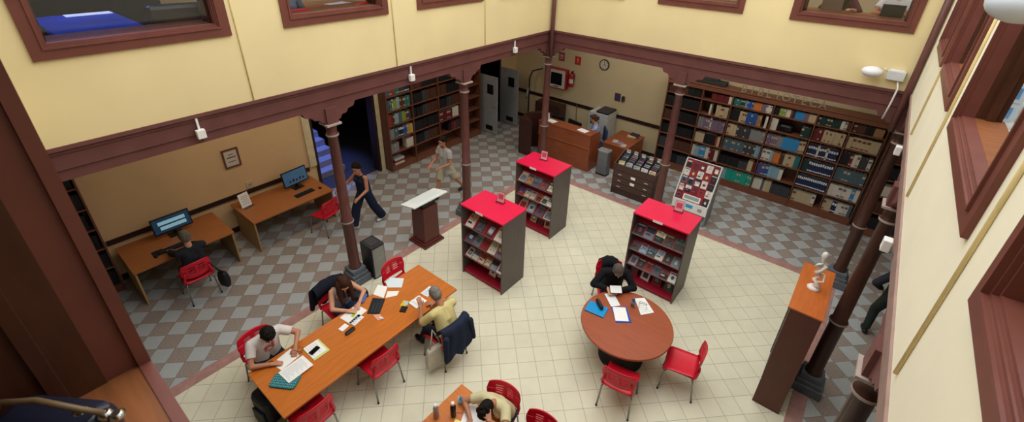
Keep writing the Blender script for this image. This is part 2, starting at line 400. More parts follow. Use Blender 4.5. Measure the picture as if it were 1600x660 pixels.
COLS = [(0, 0, 'brown column in the far corner, behind the drain pipe'), (0, -BAY, 'brown column standing between lectern and left bookcase'), (0, -2*BAY, 'brown column on stone plinth beside the long table'),
        (XD, 0, 'brown column behind the drawer cabinet of discs'), (W, 0, 'brown column at right end of the long bookcase'), (W, -BAY, 'brown column beside the tall cabinet with the white sculpture'),
        (W, -2*BAY, 'brown column under the right wall, only its capital in view'), (0, -3*BAY-.1, 'brown column hidden behind the window jamb on the left'), (W, -3*BAY-.1, 'brown column nearest the viewer under the right wall'), (XD, -3*BAY-.2, 'brown column below the viewing window')]
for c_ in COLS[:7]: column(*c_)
# small white sensor boxes along the beams
wh = mat('white_plastic', 'e9e9e6', rough=.4, var=.03)
def sensor(x, y, z, s, label, stem=True):
    t = thing('sensor_box', label, 'sensor', (x, y, z), group='small white sensors on the beams')
    a = MB(); a.box(min(0, s*.07), max(0, s*.07), -.05, .05, -.07, .05); part('housing', a, wh, t, .008)
    if stem: a = MB(); a.box(min(0, s*.03), max(0, s*.03), -.012, .012, .05, .2); part('mounting_stem', a, wh, t)
    a = MB(); a.tube([(s*.035, 0, -.07), (s*.03, 0, -.1)], .012, 8); part('probe', a, mat('dark_plastic', '1d1e21', rough=.4), t)
for y, n in ((-8.03, 'nearest the viewer'), (-4.57, 'in the middle'), (-1.57, 'nearest the far corner')):
    sensor(.102, y, 3.76, 1, 'small white sensor box on the left beam, '+n)
for y, n in ((-2.2, 'farther'), (-4.9, 'nearer')):
    sensor(W-.102, y, 3.72, -1, 'small white box hanging on the right beam, '+n+' of the two', False)
# outdoor lamp, junction box and cable on the back wall
t = thing('floodlight', 'white oval lamp mounted on the back wall beneath the window', 'lamp', (6.58, -WO, 4.27))
a = MB(); a.ell((0, -.16, 0), (.15, .13, .085), 20, 12); part('lamp_head', a, mat('lamp_white', 'e2e4ec', rough=.35, var=.02), t)
a = MB(); a.tube([(.05, 0, .02), (.04, -.1, .02)], .02); part('bracket', a, wh, t)
t = thing('junction_box', 'pale grey junction box on the back wall beside the oval lamp', 'junction box', (6.9, -WO, 4.25))
a = MB(); a.box(-.12, .12, -.1, 0, -.08, .07); part('box_body', a, mat('pale_grey_plastic', 'c9ccce', rough=.5, var=.05), t, .01)
a = MB(); a.box(-.09, .09, -.085, -.01, .07, .085)
part('cable_glands', a, wh, t)
run([(6.72, -WO-.02, 4.33), (6.77, -WO-.02, 4.29)], .008, 'short cable between the oval lamp and grey junction box', 'cable', wh, name='lamp_cable')
run([(6.95, -WO-.05, 4.165), (6.99, -.2, 4.05), (6.98, -.22, 3.8), (6.96, -.2, 3.52)], .014, 'white cable hanging down from the grey junction box', 'cable', wh, name='hanging_cable')
t = thing('wall_lamp', 'bluish white lamp on the right wall near top right corner', 'lamp', (W-WO, -6.72, 5.96))
a = MB(); a.ell((-.2, 0, 0), (.13, .15, .085), 20, 12); part('lamp_head', a, mat('lamp_bluish', 'c9d4e0', rough=.3, var=.02), t)
a = MB(); a.tube([(0, 0, 0), (-.12, 0, 0)], .02); part('bracket', a, wh, t)

# ---- camera, light, world
cam = bpy.data.cameras.new('camera'); co = bpy.data.objects.new('camera', cam); COL.objects.link(co); SC.camera = co
yaw, pit, rol = .6675216529337158, -.48478456952843146, .029671309354308034
fw = V((-sin(yaw)*cos(pit), cos(yaw)*cos(pit), sin(pit))); rt = V((cos(yaw), sin(yaw), 0)); up = rt.cross(fw)
r2 = rt*cos(rol)+up*sin(rol); u2 = up*cos(rol)-rt*sin(rol)
M3 = Matrix((r2, u2, -fw)).transposed()
co.matrix_world = Matrix.Translation((6.569, -9.722, 6.186)) @ M3.to_4x4()
cam.sensor_width = 36; cam.lens = 709.9*36/1600; cam.shift_y = (262.78-330)/1600; cam.clip_start = .02
cam.dof.use_dof = True; cam.dof.focus_distance = 8; cam.dof.aperture_fstop = 6
cam.dof.aperture_fstop = cam.lens/3.2     # about a 3 mm opening
w = bpy.data.worlds.new('sky'); SC.world = w; w.use_nodes = True
bg = w.node_tree.nodes['Background']; bg.inputs[0].default_value = (1, .985, .95, 1); bg.inputs[1].default_value = 1.35
def area(name, loc, rot, sx, sy, power, col=(1, 1, 1)):
    l = bpy.data.lights.new(name, 'AREA'); l.shape = 'RECTANGLE'; l.size = sx; l.size_y = sy; l.energy = power; l.color = col
    o = bpy.data.objects.new(name, l); COL.objects.link(o); o.location = loc; o.rotation_euler = rot; return o
area('skylight', (3.65, -4.8, 9.2), (0, 0, 0), 6.5, 9, 420, (1, .98, .94))
area('arcade_fill', (-1.8, -4, 3.75), (0, 0, 0), .5, 8, 60, (1, .82, .62))  # added fill lights without fittings, brightening the arcades
area('arcade_fill', (3.0, 1.6, 3.75), (0, 0, 0), 7, .5, 58, (1, .92, .8))
area('arcade_fill', (9.0, -3, 3.75), (0, 0, 0), .5, 6, 14, (1, .9, .75))
sl_ = bpy.data.lights.new('blue_light', 'SPOT'); sl_.energy = 420; sl_.color = (.2, .32, 1); sl_.spot_size = R(62); sl_.spot_blend = .6; sl_.shadow_soft_size = .1
so_ = bpy.data.objects.new('blue_light', sl_); COL.objects.link(so_); so_.location = (-4.7, -4.6, 3.35); so_.rotation_euler = (0, 0, 0)
area('gallery_fill', (4.5, 1.8, 7.2), (0, 0, 0), 7, .6, 50, (1, .93, .85))  # unseen fill added to lighten the rooms behind the upper windows
area('gallery_fill', (9.0, -4.5, 7.2), (0, 0, 0), .6, 7, 110, (.95, .97, 1))
area('gallery_fill', (-1.8, -4.8, 7.2), (0, 0, 0), .6, 3.5, 14, (1, .95, .9))
area('blue_projection', (-2.2, -8.4, 7.1), (0, 0, 0), 1.0, 1.0, 35, (.15, .3, 1))
SC.view_settings.view_transform = 'Standard'; SC.view_settings.look = 'None'; SC.view_settings.exposure = 0; SC.view_settings.gamma = 1
# ================================================================ FURNITURE
redp = mat('red_plastic', 'cf1730', rough=.38, var=.05, spec=.4)
steel = mat('grey_tube_steel', '9b9a96', rough=.35, metal=.8, var=.05)
foot_m = mat('black_rubber', '17171a', rough=.7, var=0)
table_w = wood('orange_table_veneer', 'c06c26', along='y', rough=.35, var=.12)
table_wx = wood('orange_table_veneer_cross', 'c06c26', along='x', rough=.35, var=.12)
desk_w = wood('desk_veneer', 'a8693a', along='y', rough=.42, var=.1)
desk_e = mat('desk_edge', 'a88a5c', rough=.5, var=.08)
round_w = wood('cherry_table_veneer', '9c5034', along='x', rough=.3, var=.1)
cab_w = wood('dark_cabinet_laminate', '5c5350', along='z', rough=.45, var=.1)
case_w = wood('bookcase_wood', '68402f', along='z', rough=.45, var=.18)
case_s = wood('bookcase_shelf_wood', '784a37', along='x', rough=.45, var=.15)
counter_w = wood('counter_wood', '8a4a2c', along='x', rough=.35, var=.15)
red_top = mat('red_laminate', 'dc1446', rough=.4, var=.03)
red_d = mat('red_shelf_laminate', '9c1530', rough=.5, var=.05)
black = mat('black_plastic', '17181b', rough=.4, var=.05)
white = mat('white_paper', 'f1f2f0', rough=.7, var=.02)

# ---- red shell chair, facing +y
def make_chair(label, group='red plastic chairs on grey tube legs', jacket=None):
    t = thing('red_chair', label, 'chair', group=group)
    s = MB(); nx, ny = 9, 9
    def seat(u, v):
        x = (u-.5)*.47*(1-.06*(1-v)); y = .235-.47*(1-v)
        z = .45+.025*abs(2*u-1)**2.5 - .035*max(0, (v-.8)/.2)**2 + .02*(1-v)
        return (x, y, z)
    def sheet(fn, nu, nv, th, off, hole=None):
        vs = []; fs = []
        for k in (0, 1):
            for j in range(nv+1):
                for i in range(nu+1):
                    p = V(fn(i/nu, j/nv)); vs.append(p+V(off)*(th*(k-.5)))
        n1 = (nu+1)*(nv+1); A = lambda i, j, k: k*n1+j*(nu+1)+i
        solid = lambda i, j: 0 <= i < nu and 0 <= j < nv and not (hole and hole(i, j))
        for j in range(nv):
            for i in range(nu):
                if not solid(i, j): continue
                fs.append((A(i, j, 1), A(i+1, j, 1), A(i+1, j+1, 1), A(i, j+1, 1))); fs.append((A(i, j, 0), A(i, j+1, 0), A(i+1, j+1, 0), A(i+1, j, 0)))
                for (di, dj, a, b) in ((-1, 0, (i, j), (i, j+1)), (1, 0, (i+1, j), (i+1, j+1)), (0, -1, (i, j), (i+1, j)), (0, 1, (i, j+1), (i+1, j+1))):
                    if not solid(i+di, j+dj): fs.append((A(*a, 0), A(*b, 0), A(*b, 1), A(*a, 1)))
        return vs, fs
    vs, fs = sheet(seat, 10, 8, .016, (0, 0, 1)); s.add(vs, fs, 0, True)
    part('seat', s, redp, t)
    def back(u, v):
        a = (u-.5)*1.5; w_ = .245*(1-.12*abs(2*v-1)**2.2)
        return (w_*sin(a)/sin(.75), -.245+.16*(1-cos(a))*1.2-.03*v, .55+.33*v-.03*abs(2*u-1)**2*(1 if v > .5 else -1))
    h = lambda i, j: j in (5, 7, 9, 11) and (5 <= i <= 8 or 11 <= i <= 14)
    b = MB(); vs, fs = sheet(back, 20, 16, .014, (0, 1, 0), h); b.add(vs, fs, 0, True)
    part('backrest', b, redp, t)
    for sx in (-1, 1):
        a = MB(); a.tube([(sx*.215, -.19, .46), (sx*.222, -.225, .54), (sx*.2, -.24, .64), (sx*.19, -.24, .7)], [.022, .022, .02, .014], 8)
        part('back_upright', a, redp, t)
    for sx in (-1, 1):
        for sy in (1, -1):
            l = MB(); l.tube([(sx*.19, sy*.17, .445), (sx*.215, sy*.2, .4), (sx*.235, sy*.235+(-.02 if sy < 0 else 0), .015)], .0135, 8)
            lg = part('leg', l, steel, t)
            f = MB(); f.lathe([(.014, 0), (.015, .03)], 8, (sx*.236, sy*.237+(-.02 if sy < 0 else 0), 0)); part('foot_cap', f, foot_m, lg)
    l = MB(); l.tube([(-.19, .17, .44), (-.19, -.17, .44)], .011, 6); l.tube([(.19, .17, .44), (.19, -.17, .44)], .011, 6); l.tube([(-.19, 0, .44), (.19, 0, .44)], .011, 6)
    part('seat_frame', l, steel, t)
    return t
CH = [  # x, y, rz(deg), label
    (5.72, -4.37, 101, 'empty red chair right of the round table, turned toward it'),
    (5.14, -5.21, 10, 'empty red chair in front of the round table, seen from behind'),
    (4.08, -3.60, 217, 'red chair under the person in black at the round table'),
    (2.24, -7.30, 90, 'empty red chair tucked in at the middle of the long table'),
    (2.24, -8.36, 90, 'empty red chair tucked in at the near corner of the long table'),
    (2.60, -6.30, 90, 'red chair under the person in yellow, navy jacket over its back'),
    (1.20, -6.02, -90, 'empty red chair on the far side of the long table beside papers'),
    (.86, -7.05, -90, 'red chair under the long-haired person, dark jacket over its back'),
    (.95, -8.33, -90, 'red chair under the person in the white printed T-shirt'),
    (-1.86, -8.27, 90, 'red chair at the nearer computer desk with a person on it'),
    (-1.93, -5.66, 105, 'empty red chair at the farther computer desk by the doorway'),
    (4.17, -6.85, 195, 'red chair behind the person holding their head in their hand'),
    (4.80, -6.86, 188, 'empty red chair cut off by the bottom edge of the photo'),
]
c0 = make_chair(CH[0][3])
for i, (x, y, r, lb) in enumerate(CH):
    if i == 0: c0.location = (x, y, 0); c0.rotation_euler = (0, 0, R(r))
    else: dup(c0, (x, y, 0), R(r), lb)

# ---- reading tables
def table(name, label, x0, x1, y0, y1, z, m, along):
    t = thing(name, label, 'table', ((x0+x1)/2, (y0+y1)/2, 0)); w_, d = (x1-x0)/2, (y1-y0)/2
    a = MB(); a.box(-w_, w_, -d, d, z-.035, z); part('tabletop', a, m, t, .004)
    if along == 'y':
        for s in (-1, 1):
            a = MB(); a.box(-w_+.12, w_-.12, s*(d-.3)-.016, s*(d-.3)+.016, 0, z-.035); part('leg_panel', a, brown_d, t)
        a = MB(); a.box(-.016, .016, -d+.316, d-.316, .2, z-.04); part('modesty_panel', a, brown_d, t)
    else:
        for s in (-1, 1):
            a = MB(); a.box(s*(w_-.15)-.016, s*(w_-.15)+.016, -d+.12, d-.12, 0, z-.035); part('leg_panel', a, brown_d, t)
        a = MB(); a.box(-w_+.166, w_-.166, -.016, .016, .2, z-.04); part('modesty_panel', a, brown_d, t)
    return t
table('reading_table', 'long orange-brown table where three people sit and study', 1.28, 2.26, -8.67, -5.67, .75, table_w, 'y')
table('reading_table', 'orange-brown table at the bottom edge with bottles and paper', 3.6, 6.4, -7.88, -6.91, .75, table_wx, 'x')
t = thing('round_table', 'round cherry-brown table with blue folders on it', 'table', (4.81, -4.46, 0))
a = MB(); a.lathe([(.70, .715), (.712, .72), (.715, .735), (.708, .75)], 64, smooth=False); part('tabletop', a, round_w, t)
a = MB(); a.lathe([(.36, 0), (.36, .03), (.3, .05), (.3, .62), (.36, .715)], 32); part('pedestal', a, mat('black_pedestal', '1c1c20', rough=.5), t)

# ---- computer desks
for y0, y1, lb in ((-9.03, -7.38, 'nearer wooden computer desk against the left wall, person seated at it'), (-7.01, -5.21, 'farther wooden computer desk beside the doorway, A4 sign on it')):
    t = thing('computer_desk', lb, 'desk', (-2.7, (y0+y1)/2, 0)); d = (y1-y0)/2; w_ = .49
    a = MB(); a.box(-w_-.1, w_, -d, d, .715, .75); part('desktop', a, desk_w, t, .004)
    for s in (-1, 1):
        a = MB(); a.box(-w_, w_-.03, s*(d-.03)-.015, s*(d-.03)+.015, 0, .715); part('leg_panel', a, desk_e, t)
    a = MB(); a.box(-w_+.04, -w_+.06, -d+.045, d-.045, .3, .715); part('modesty_panel', a, desk_w, t)

# ---- red-topped display stands, front toward -y
def stand(x0, x1, y0, y1, label):
    w_, d = (x1-x0)/2, (y1-y0)/2; H = 1.62
    t = thing('display_stand', label, 'display shelf', ((x0+x1)/2, (y0+y1)/2, 0), group='red-topped magazine display stands')
    for s in (-1, 1):
        a = MB(); a.box(min(s*w_, s*(w_-.025)), max(s*w_, s*(w_-.025)), -d, d, 0, H-.02); part('side_panel', a, cab_w, t, .002)
    a = MB(); a.box(-w_-.005, w_+.005, -d+.06, d+.005, H-.02, H+.01); a.box(-w_-.005, w_+.005, -d-.005, -d+.06, H-.02, H+.01); part('top_panel', a, red_top, t, .004)
    a = MB(); a.box(-w_+.025, w_-.025, -.012, .012, .08, H-.02); part('back_panel', a, red_d, t)
    a = MB(); a.box(-w_+.025, w_-.025, -d+.02, d-.02, .06, .1); a.box(-w_+.025, w_-.025, -d+.05, d-.05, 0, .06); part('base_shelf', a, red_d, t)
    for z in (.44, .8, 1.16):
        a = MB(); a.m = Matrix.Translation((0, -d+.03, z)) @ Matrix.Rotation(R(38), 4, 'X')
        a.box(-w_+.025, w_-.025, 0, .36, -.012, .0); sh = part('sloping_shelf', a, red_d, t)
        b = MB(); b.m = a.m.copy(); b.box(-w_+.025, w_-.025, -.012, 0, -.02, .028); part('shelf_lip', b, cab_w, sh)
    a = MB(); a.box(-w_+.38, -w_+.56, -d-.008, -d-.004, H-.03, H+.015); part('name_strip', a, white, t)
    return t
STANDS = [(1.40, 2.43, -4.68, -4.0, 'nearest left red-topped magazine stand, in front of the lectern'), (1.08, 2.11, -2.62, -1.95, 'farthest red-topped magazine stand, in front of the wooden counter'), (3.98, 5.01, -2.78, -2.12, 'right red-topped magazine stand behind the round table')]
for s in STANDS: stand(*s)
acr = glass('acrylic', 'e8eef0', gloss=.5)
for (x, y, lb) in ((1.93, -4.16, 'small acrylic sign holder with pink card on the near left stand'), (1.50, -2.16, 'small acrylic sign holder with pink card on the farthest stand'), (4.60, -2.22, 'small acrylic sign holder with pink card on the right stand')):
    t = thing('sign_holder', lb, 'sign holder', (x, y, 1.63), R(8), group='acrylic sign holders on the stands'); t.scale = (1.45, 1.45, 1.45)
    a = MB(); a.box(-.06, .06, -.035, .035, 0, .004); a.m = Matrix.Rotation(R(-12), 4, 'X'); a.box(-.06, .06, .0, .004, 0, .15); part('holder', a, acr, t)
    a = MB(); a.m = Matrix.Rotation(R(-12), 4, 'X'); a.box(-.05, .05, -.004, -.001, .01, .14); c = part('card', a, flat('e3a3aa'), t)
    a = MB(); a.m = Matrix.Rotation(R(-12), 4, 'X'); a.box(-.035, .035, -.006, -.004, .05, .12); part('printed_panel', a, flat('c2546a'), c)

# ---- tall cabinet on the right with the sculpture
t = thing('tall_cabinet', 'tall narrow brown cabinet with an orange wooden top', 'cabinet', (6.885, -3.32, 0))
w_, d, H = .19, .59, 1.89
a = MB(); a.box(-w_+.02, w_, -d, -d+.025, 0, H-.025); part('side_panel', a, wood('cabinet_end_laminate', '5c3428', along='z', rough=.45, var=.08), t)
a = MB(); a.box(-w_+.02, w_, d-.025, d, 0, H-.025); part('side_panel', a, cab_w, t)
a = MB(); a.box(w_-.02, w_, -d+.025, d-.025, .05, H-.025); part('back_panel', a, cab_w, t)
a = MB(); a.box(-w_-.01, w_+.01, -d-.01, d+.01, H-.025, H); part('top_panel', a, wood('orange_cabinet_top', 'b9622a', along='y', rough=.35, var=.12), t, .004)
for z in (.06, .42, .78, 1.14, 1.5): a = MB(); a.box(-w_+.03, w_-.02, -d+.025, d-.025, z, z+.025); part('shelf', a, cab_w, t)
t = thing('sculpture', 'white twisting figure sculpture on top of the tall cabinet', 'sculpture', (6.88, -3.30, H)); t.scale = (1.1, 1.1, 1.28)
pl = mat('white_plaster', 'eeeae6', rough=.5, var=.04, bump=.05)
a = MB(); a.lathe([(.07, 0), (.075, .012), (.05, .03)], 14); part('base', a, pl, t)
a = MB()
path = [(0, 0, .02), (.035, -.03, .07), (-.03, .0, .12), (.02, .03, .16), (-.035, -.01, .21), (.0, -.035, .25), (.035, .01, .30), (-.01, .03, .34), (-.02, 0, .39)]
a.tube(path, [.03, .022, .026, .016, .026, .018, .024, .015, .02], 10)
a.tube([(0, -.02, .1), (.07, -.02, .13), (.055, .03, .19), (0, .02, .2)], .013, 8); a.tube([(0, 0, .24), (-.07, .01, .27), (-.05, -.03, .32), (0, 0, .33)], .012, 8)
a.ell((-.02, -.005, .43), (.035, .028, .05)); part('twisted_figure', a, pl, t)

# ---- lectern
t = thing('lectern', 'dark red-brown lectern with a white slanted board on top', 'lectern', (.04, -4.43, 0))
lw = wood('lectern_wood', '5a2822', along='z', rough=.35, var=.12)
a = MB(); a.box(-.27, .27, -.28, .28, 0, .05); a.prism([(-.24, -.25), (.24, -.25), (.24, .25), (-.24, .25)], .05, .09); part('plinth', a, lw, t, .01)
a = MB(); vs = [(sx*(.19 if z else .2), sy*(.2 if z else .21), .09+z) for z in (0, .86) for sx, sy in ((-1, -1), (1, -1), (1, 1), (-1, 1))]
a.add(vs, [(3, 2, 1, 0), (4, 5, 6, 7), (0, 1, 5, 4), (1, 2, 6, 5), (2, 3, 7, 6), (3, 0, 4, 7)]); part('post', a, lw, t, .008)
a = MB(); a.box(-.16, .16, -.17, .17, .95, 1.04); part('neck', a, black, t)
a = MB(); a.m = Matrix.Translation((0, 0, 1.07)) @ Matrix.Rotation(R(-12), 4, 'Y'); a.box(-.2, .25, -.46, .46, 0, .03); bd = part('slanted_board', a, mat('white_board', 'e9efee', rough=.35, var=.03), t, .004)
b = MB(); b.m = a.m.copy()
for k in range(7): b.box(-.17+.05*k, -.16+.05*k, -.36+.05*(k % 3), .36-.07*(k % 2), .0302, .031)
part('printed_lines', b, flat('b7c6c4'), bd)

# ---- waste bins
t = thing('waste_bin', 'black and grey metal waste bin beside the stone column base', 'waste bin', (.07, -5.82, 0))
a = MB(); a.box(-.17, .2, -.15, .15, 0, .75); part('body', a, mat('black_metal', '232427', rough=.4), t, .012)
a = MB(); a.box(.2, .206, -.13, .13, .04, .7); part('front_panel', a, mat('brushed_grey', '8e918d', rough=.4, metal=.3), t)
a = MB(); a.box(-.12, .14, -.1, .1, .75, .757); part('lid_opening', a, mat('dark_grey_lid', '303236', rough=.5), t)
t = thing('waste_bin', 'grey metal waste bin standing at the end of the wooden counter', 'waste bin', (1.45, .98, 0))
a = MB(); a.prism(rpoly(.34, .24, .05), .04, .72); part('body', a, mat('grey_bin_metal', '777b80', rough=.35, metal=.5), t, .004)
a = MB(); a.prism(rpoly(.36, .26, .06), 0, .04); part('base_ring', a, black, t)
a = MB(); a.prism(rpoly(.35, .25, .05), .72, .76); part('lid', a, mat('bin_lid_grey', '9a9da2', rough=.35, metal=.4), t, .006)

# ---- service counter
t = thing('service_counter', 'tall wooden service counter in front of the seated librarian', 'counter', (.28, 1.0, 0))
x0, x1 = -.98, .8
a = MB(); a.box(x0, x1, -.24, -.21, 0, .72); part('front_panel', a, counter_w, t)
a = MB(); a.box(x0, x1, -.26, -.23, .74, 1.12); part('upper_panel', a, counter_w, t)
a = MB(); a.box(x0, x1, -.275, -.2, .71, .745); part('ledge', a, mat('counter_edge', '9a5a34', rough=.4), t)
a = MB(); a.box(x0, x1+.01, -.28, .14, 1.12, 1.15); part('countertop', a, counter_w, t, .004)
for x in (x0, x1-.03): a = MB(); a.box(x, x+.03, -.21, .3, 0, 1.12); part('end_panel', a, counter_w, t)
a = MB(); a.box(x0+.03, x1-.03, -.2, .42, .7, .73); part('work_surface', a, counter_w, t)
t = thing('curved_counter_end', 'dark curved wooden end of the counter behind the corner column', 'counter', (-1.32, 1.2, 0))
a = MB(); n = 12; pts = [(.58*cos(pi/2+pi/2*i/n)+.58, .62*sin(pi/2+pi/2*i/n)-.3) for i in range(n+1)]
for (z0, z1, k, nm) in ((0, 1.1, .97, 'curved_panel'), (1.1, 1.15, 1.02, 'countertop')):
    a = MB(); a.prism([(.58+(p[0]-.58)*k, (p[1]-.3)*k+.3) for p in pts]+[(.58, -.75), (.1, -.75), (0, -.3)], z0, z1); part(nm, a, wood('dark_counter_wood', '3d211b', along='z', rough=.4), t)
# side desk
t = thing('side_desk', 'small orange-brown desk with papers and books by the wall', 'desk', (1.5, 2.0, 0))
a = MB(); a.box(-.38, .4, -.58, .62, .715, .75); part('desktop', a, counter_w, t, .004)
a = MB(); a.box(-.36, .38, -.57, -.54, 0, .715); part('end_panel', a, counter_w, t)
a = MB(); a.box(-.36, .38, .57, .6, 0, .715); part('end_panel', a, counter_w, t)
a = MB(); a.box(.34, .37, -.54, .57, .25, .715); part('modesty_panel', a, counter_w, t)

# ---- drawer cabinet of discs
t = thing('drawer_cabinet', 'dark drawer cabinet with rows of disc cases in its open top', 'cabinet', (2.70, .20, 0))
w_, d = .57, .52
dw = wood('drawer_cabinet_wood', '46302b', along='x', rough=.45, var=.1)
for s in (-1, 1):
    a = MB(); a.add([(s*w_, 0, 0), (s*w_, d, 0), (s*w_, d, 1.08), (s*w_, 0, .88), (s*(w_-.025), 0, 0), (s*(w_-.025), d, 0), (s*(w_-.025), d, 1.08), (s*(w_-.025), 0, .88)], [(0, 1, 2, 3), (7, 6, 5, 4), (0, 4, 5, 1), (1, 5, 6, 2), (2, 6, 7, 3), (3, 7, 4, 0)]); part('side_panel', a, dw, t)
a = MB(); a.box(-w_+.025, w_-.025, d-.02, d, 0, 1.06); part('back_panel', a, dw, t)
a = MB(); a.box(-w_, w_, .03, d-.02, .0, .06); a.box(-w_+.025, w_-.025, .02, .05, .06, .16); part('plinth', a, dw, t)
a = MB(); a.add([(-w_+.025, .02, .74), (w_-.025, .02, .74), (w_-.025, d-.02, .93), (-w_+.025, d-.02, .93), (-w_+.025, .02, .70), (w_-.025, .02, .70), (w_-.025, d-.02, .70), (-w_+.025, d-.02, .70)], [(0, 1, 2, 3), (7, 6, 5, 4), (0, 4, 5, 1), (1, 5, 6, 2), (2, 6, 7, 3), (3, 7, 4, 0)]); part('disc_tray', a, black, t)
a = MB(); a.box(-w_+.025, w_-.025, .0, .02, .7, .88); part('tray_front', a, dw, t)
chrome = mat('chrome', 'cfcfce', rough=.25, metal=.8, var=.03)
for k in range(3):
    a = MB(); a.box(-w_+.03, w_-.03, -.012, .012, .18+.175*k, .345+.175*k); dr = part('drawer', a, dw, t, .003)
    for x in (-.36, .36): b = MB(); b.box(x-.05, x+.05, -.035, -.012, .25+.175*k, .275+.175*k); part('handle', b, chrome, dr, .006)
    if k: b = MB(); b.box(-.06, .06, -.018, -.012, .23+.175*k, .30+.175*k); part('label_holder', b, white, dr)

# ---- slanted cover display
t = thing('slanted_display', 'slanted white-framed display board covered with small film covers', 'display stand', (4.2, .2, 0))
P0, P1 = V((0, -.02, .55)), V((0, .42, 1.45)); ax = (P1-P0).normalized(); L_ = (P1-P0).length; nrm = V((0, -ax.z, ax.y))
DM = Matrix.Translation((4.2, .2, 0)) @ Matrix(((1, 0, 0, P0.x), (0, ax.y, nrm.y, P0.y), (0, ax.z, nrm.z, P0.z), (0, 0, 0, 1)))
LM = Matrix.Translation((-4.2, -.2, 0)) @ DM
fwm = mat('white_frame', 'd9dadb', rough=.4, var=.04)
for s in (-1, 1):
    a = MB(); a.m = LM; a.box(s*.40-.014, s*.40+.014, -.02, L_, -.03, .03); part('frame_edge', a, fwm, t)
    a = MB(); a.add([(s*.40+q, *p) for q in (-.012, .012) for p in ((-.03, .05), (.45, .05), (.45, 1.4), (-.03, .52))], [(0, 1, 2, 3), (7, 6, 5, 4), (0, 4, 5, 1), (1, 5, 6, 2), (2, 6, 7, 3), (3, 7, 4, 0)]); part('side_panel', a, mat('grey_side_panel', '8d9093', rough=.5), t)
a = MB(); a.m = LM; a.box(-.40, .40, L_-.02, L_, -.03, .03); part('frame_edge', a, fwm, t)
a = MB(); a.m = LM; a.box(-.39, .39, -.02, L_-.02, -.02, 0); part('backing_board', a, red_d, t)
a = MB(); a.box(-.41, .41, -.06, -.035, .3, .55); fp = part('front_panel', a, mat('white_front', 'e6e8e9', rough=.4, var=.03), t, .004)
a = MB(); a.box(-.08, .08, -.064, -.06, .4, .49); part('blue_sticker', a, flat('3a9fd8'), fp)
a = MB(); a.box(.2, .3, -.064, -.06, .38, .46); a.box(.23, .27, -.066, -.064, .4, .43); part('grey_emblem', a, flat('9aa0a4'), fp)
a = MB(); a.box(-.39, .39, -.03, .44, .0, .08); part('base', a, mat('grey_side_panel', '8d9093'), t)

# ---- photocopier
t = thing('photocopier', 'pale grey photocopier with a dark lid behind the librarian', 'photocopier', (.42, 2.62, 0))
gp = mat('copier_grey', 'b9bbb9', rough=.5, var=.04)
a = MB(); a.box(-.33, .33, -.3, .3, .04, 1.08); part('body', a, gp, t, .015)
a = MB(); a.box(-.33, .33, -.3, .3, 1.08, 1.2); part('scanner_unit', a, gp, t, .01)
a = MB(); a.box(-.1, .32, -.28, .28, 1.2, 1.27); part('document_lid', a, mat('dark_grey_lid', '303236', rough=.5), t, .015)
a = MB(); a.box(-.26, .05, -.335, -.3, 1.0, 1.1); part('control_panel', a, mat('control_blue', '2a4470', rough=.3), t, .005)
a = MB(); a.box(-.25, .05, -.31, -.29, .82, .92); part('paper_slot', a, black, t)
for z in (.15, .4): a = MB(); a.box(-.28, .28, -.315, -.3, z, z+.2); part('paper_drawer', a, mat('copier_drawer', 'a7a9a8', rough=.5), t, .005)

# ---- bookcases
def bookcase(label, x0, x1, y0, y1, shelves, divs, top, kick=.12, front='-y', name='bookcase'):
    """front at y0 (facing -y) in local axes"""
    t = thing(name, label, 'bookcase'); pv = divs
    for i, x in enumerate(pv):
        a = MB(); a.box(x-.015, x+.015, y0, y1, 0, top); part('upright', a, case_w, t, .002)
    a = MB(); a.box(x0, x1, y1-.015, y1, .05, top); part('back_panel', a, brown_d, t)
    for z in shelves:
        for p, q in zip(pv, pv[1:]): a = MB(); a.box(p+.015, q-.015, y0+.005, y1-.015, z-.025, z); part('shelf', a, case_s, t)
    a = MB(); a.box(x0-.02, x1+.02, y0-.015, y0+.01, top-.12, top+.04); a.box(x0-.03, x1+.03, y0-.035, y1, top, top+.03); part('cornice', a, case_s, t, .006)
    a = MB(); a.box(x0, x1, y0+.01, y0+.03, 0, shelves[0]-.025); part('plinth', a, case_s, t)
    return t
SH = [.2, .63, 1.06, 1.48, 1.89, 2.29]
DV = [2.3, 3.27, 4.03, 5.0, 5.93, 6.62, 7.28]
bc = bookcase('long wooden bookcase along the back wall full of coloured books', 2.3, 7.28, 2.6, 2.96, SH, DV, 2.66)
lt = thing('library_lettering', 'pale letters reading BIBLIOTECA standing along the bookcase top', 'sign')
lm = mat('letter_grey', '8f8778', rough=.6)
for i, ch in enumerate('BIBLIOTECA'): text('letter', ch, .25, lm, lt, (4.23+1.72*i/9, 2.585, 2.692), (pi/2, 0, 0), .01)
LSH = [.16, .56, .97, 1.38, 1.79, 2.2, 2.6]
LDV = [0, .86, 1.83, 2.72]
lb = bookcase('tall dark bookcase on the left wall behind the walking person in grey', 0, 2.72, 0, .34, LSH, LDV, 2.98)
lb.location = (-3.03, -2.94, 0); lb.rotation_euler = (0, 0, pi/2)
l2 = bookcase('dark bookcase with empty-looking shelves beside the grey door leaf', 0, .86, 0, .3, LSH, [0, .86], 2.98)
l2.location = (-3.05, -.16, 0); l2.rotation_euler = (0, 0, pi/2)
l3 = bookcase('black bookcase at the near end of the left wall, half hidden', 0, 1.9, 0, .34, LSH, [0, .95, 1.9], 2.98)
l3.location = (-3.03, -11.05, 0); l3.rotation_euler = (0, 0, pi/2)

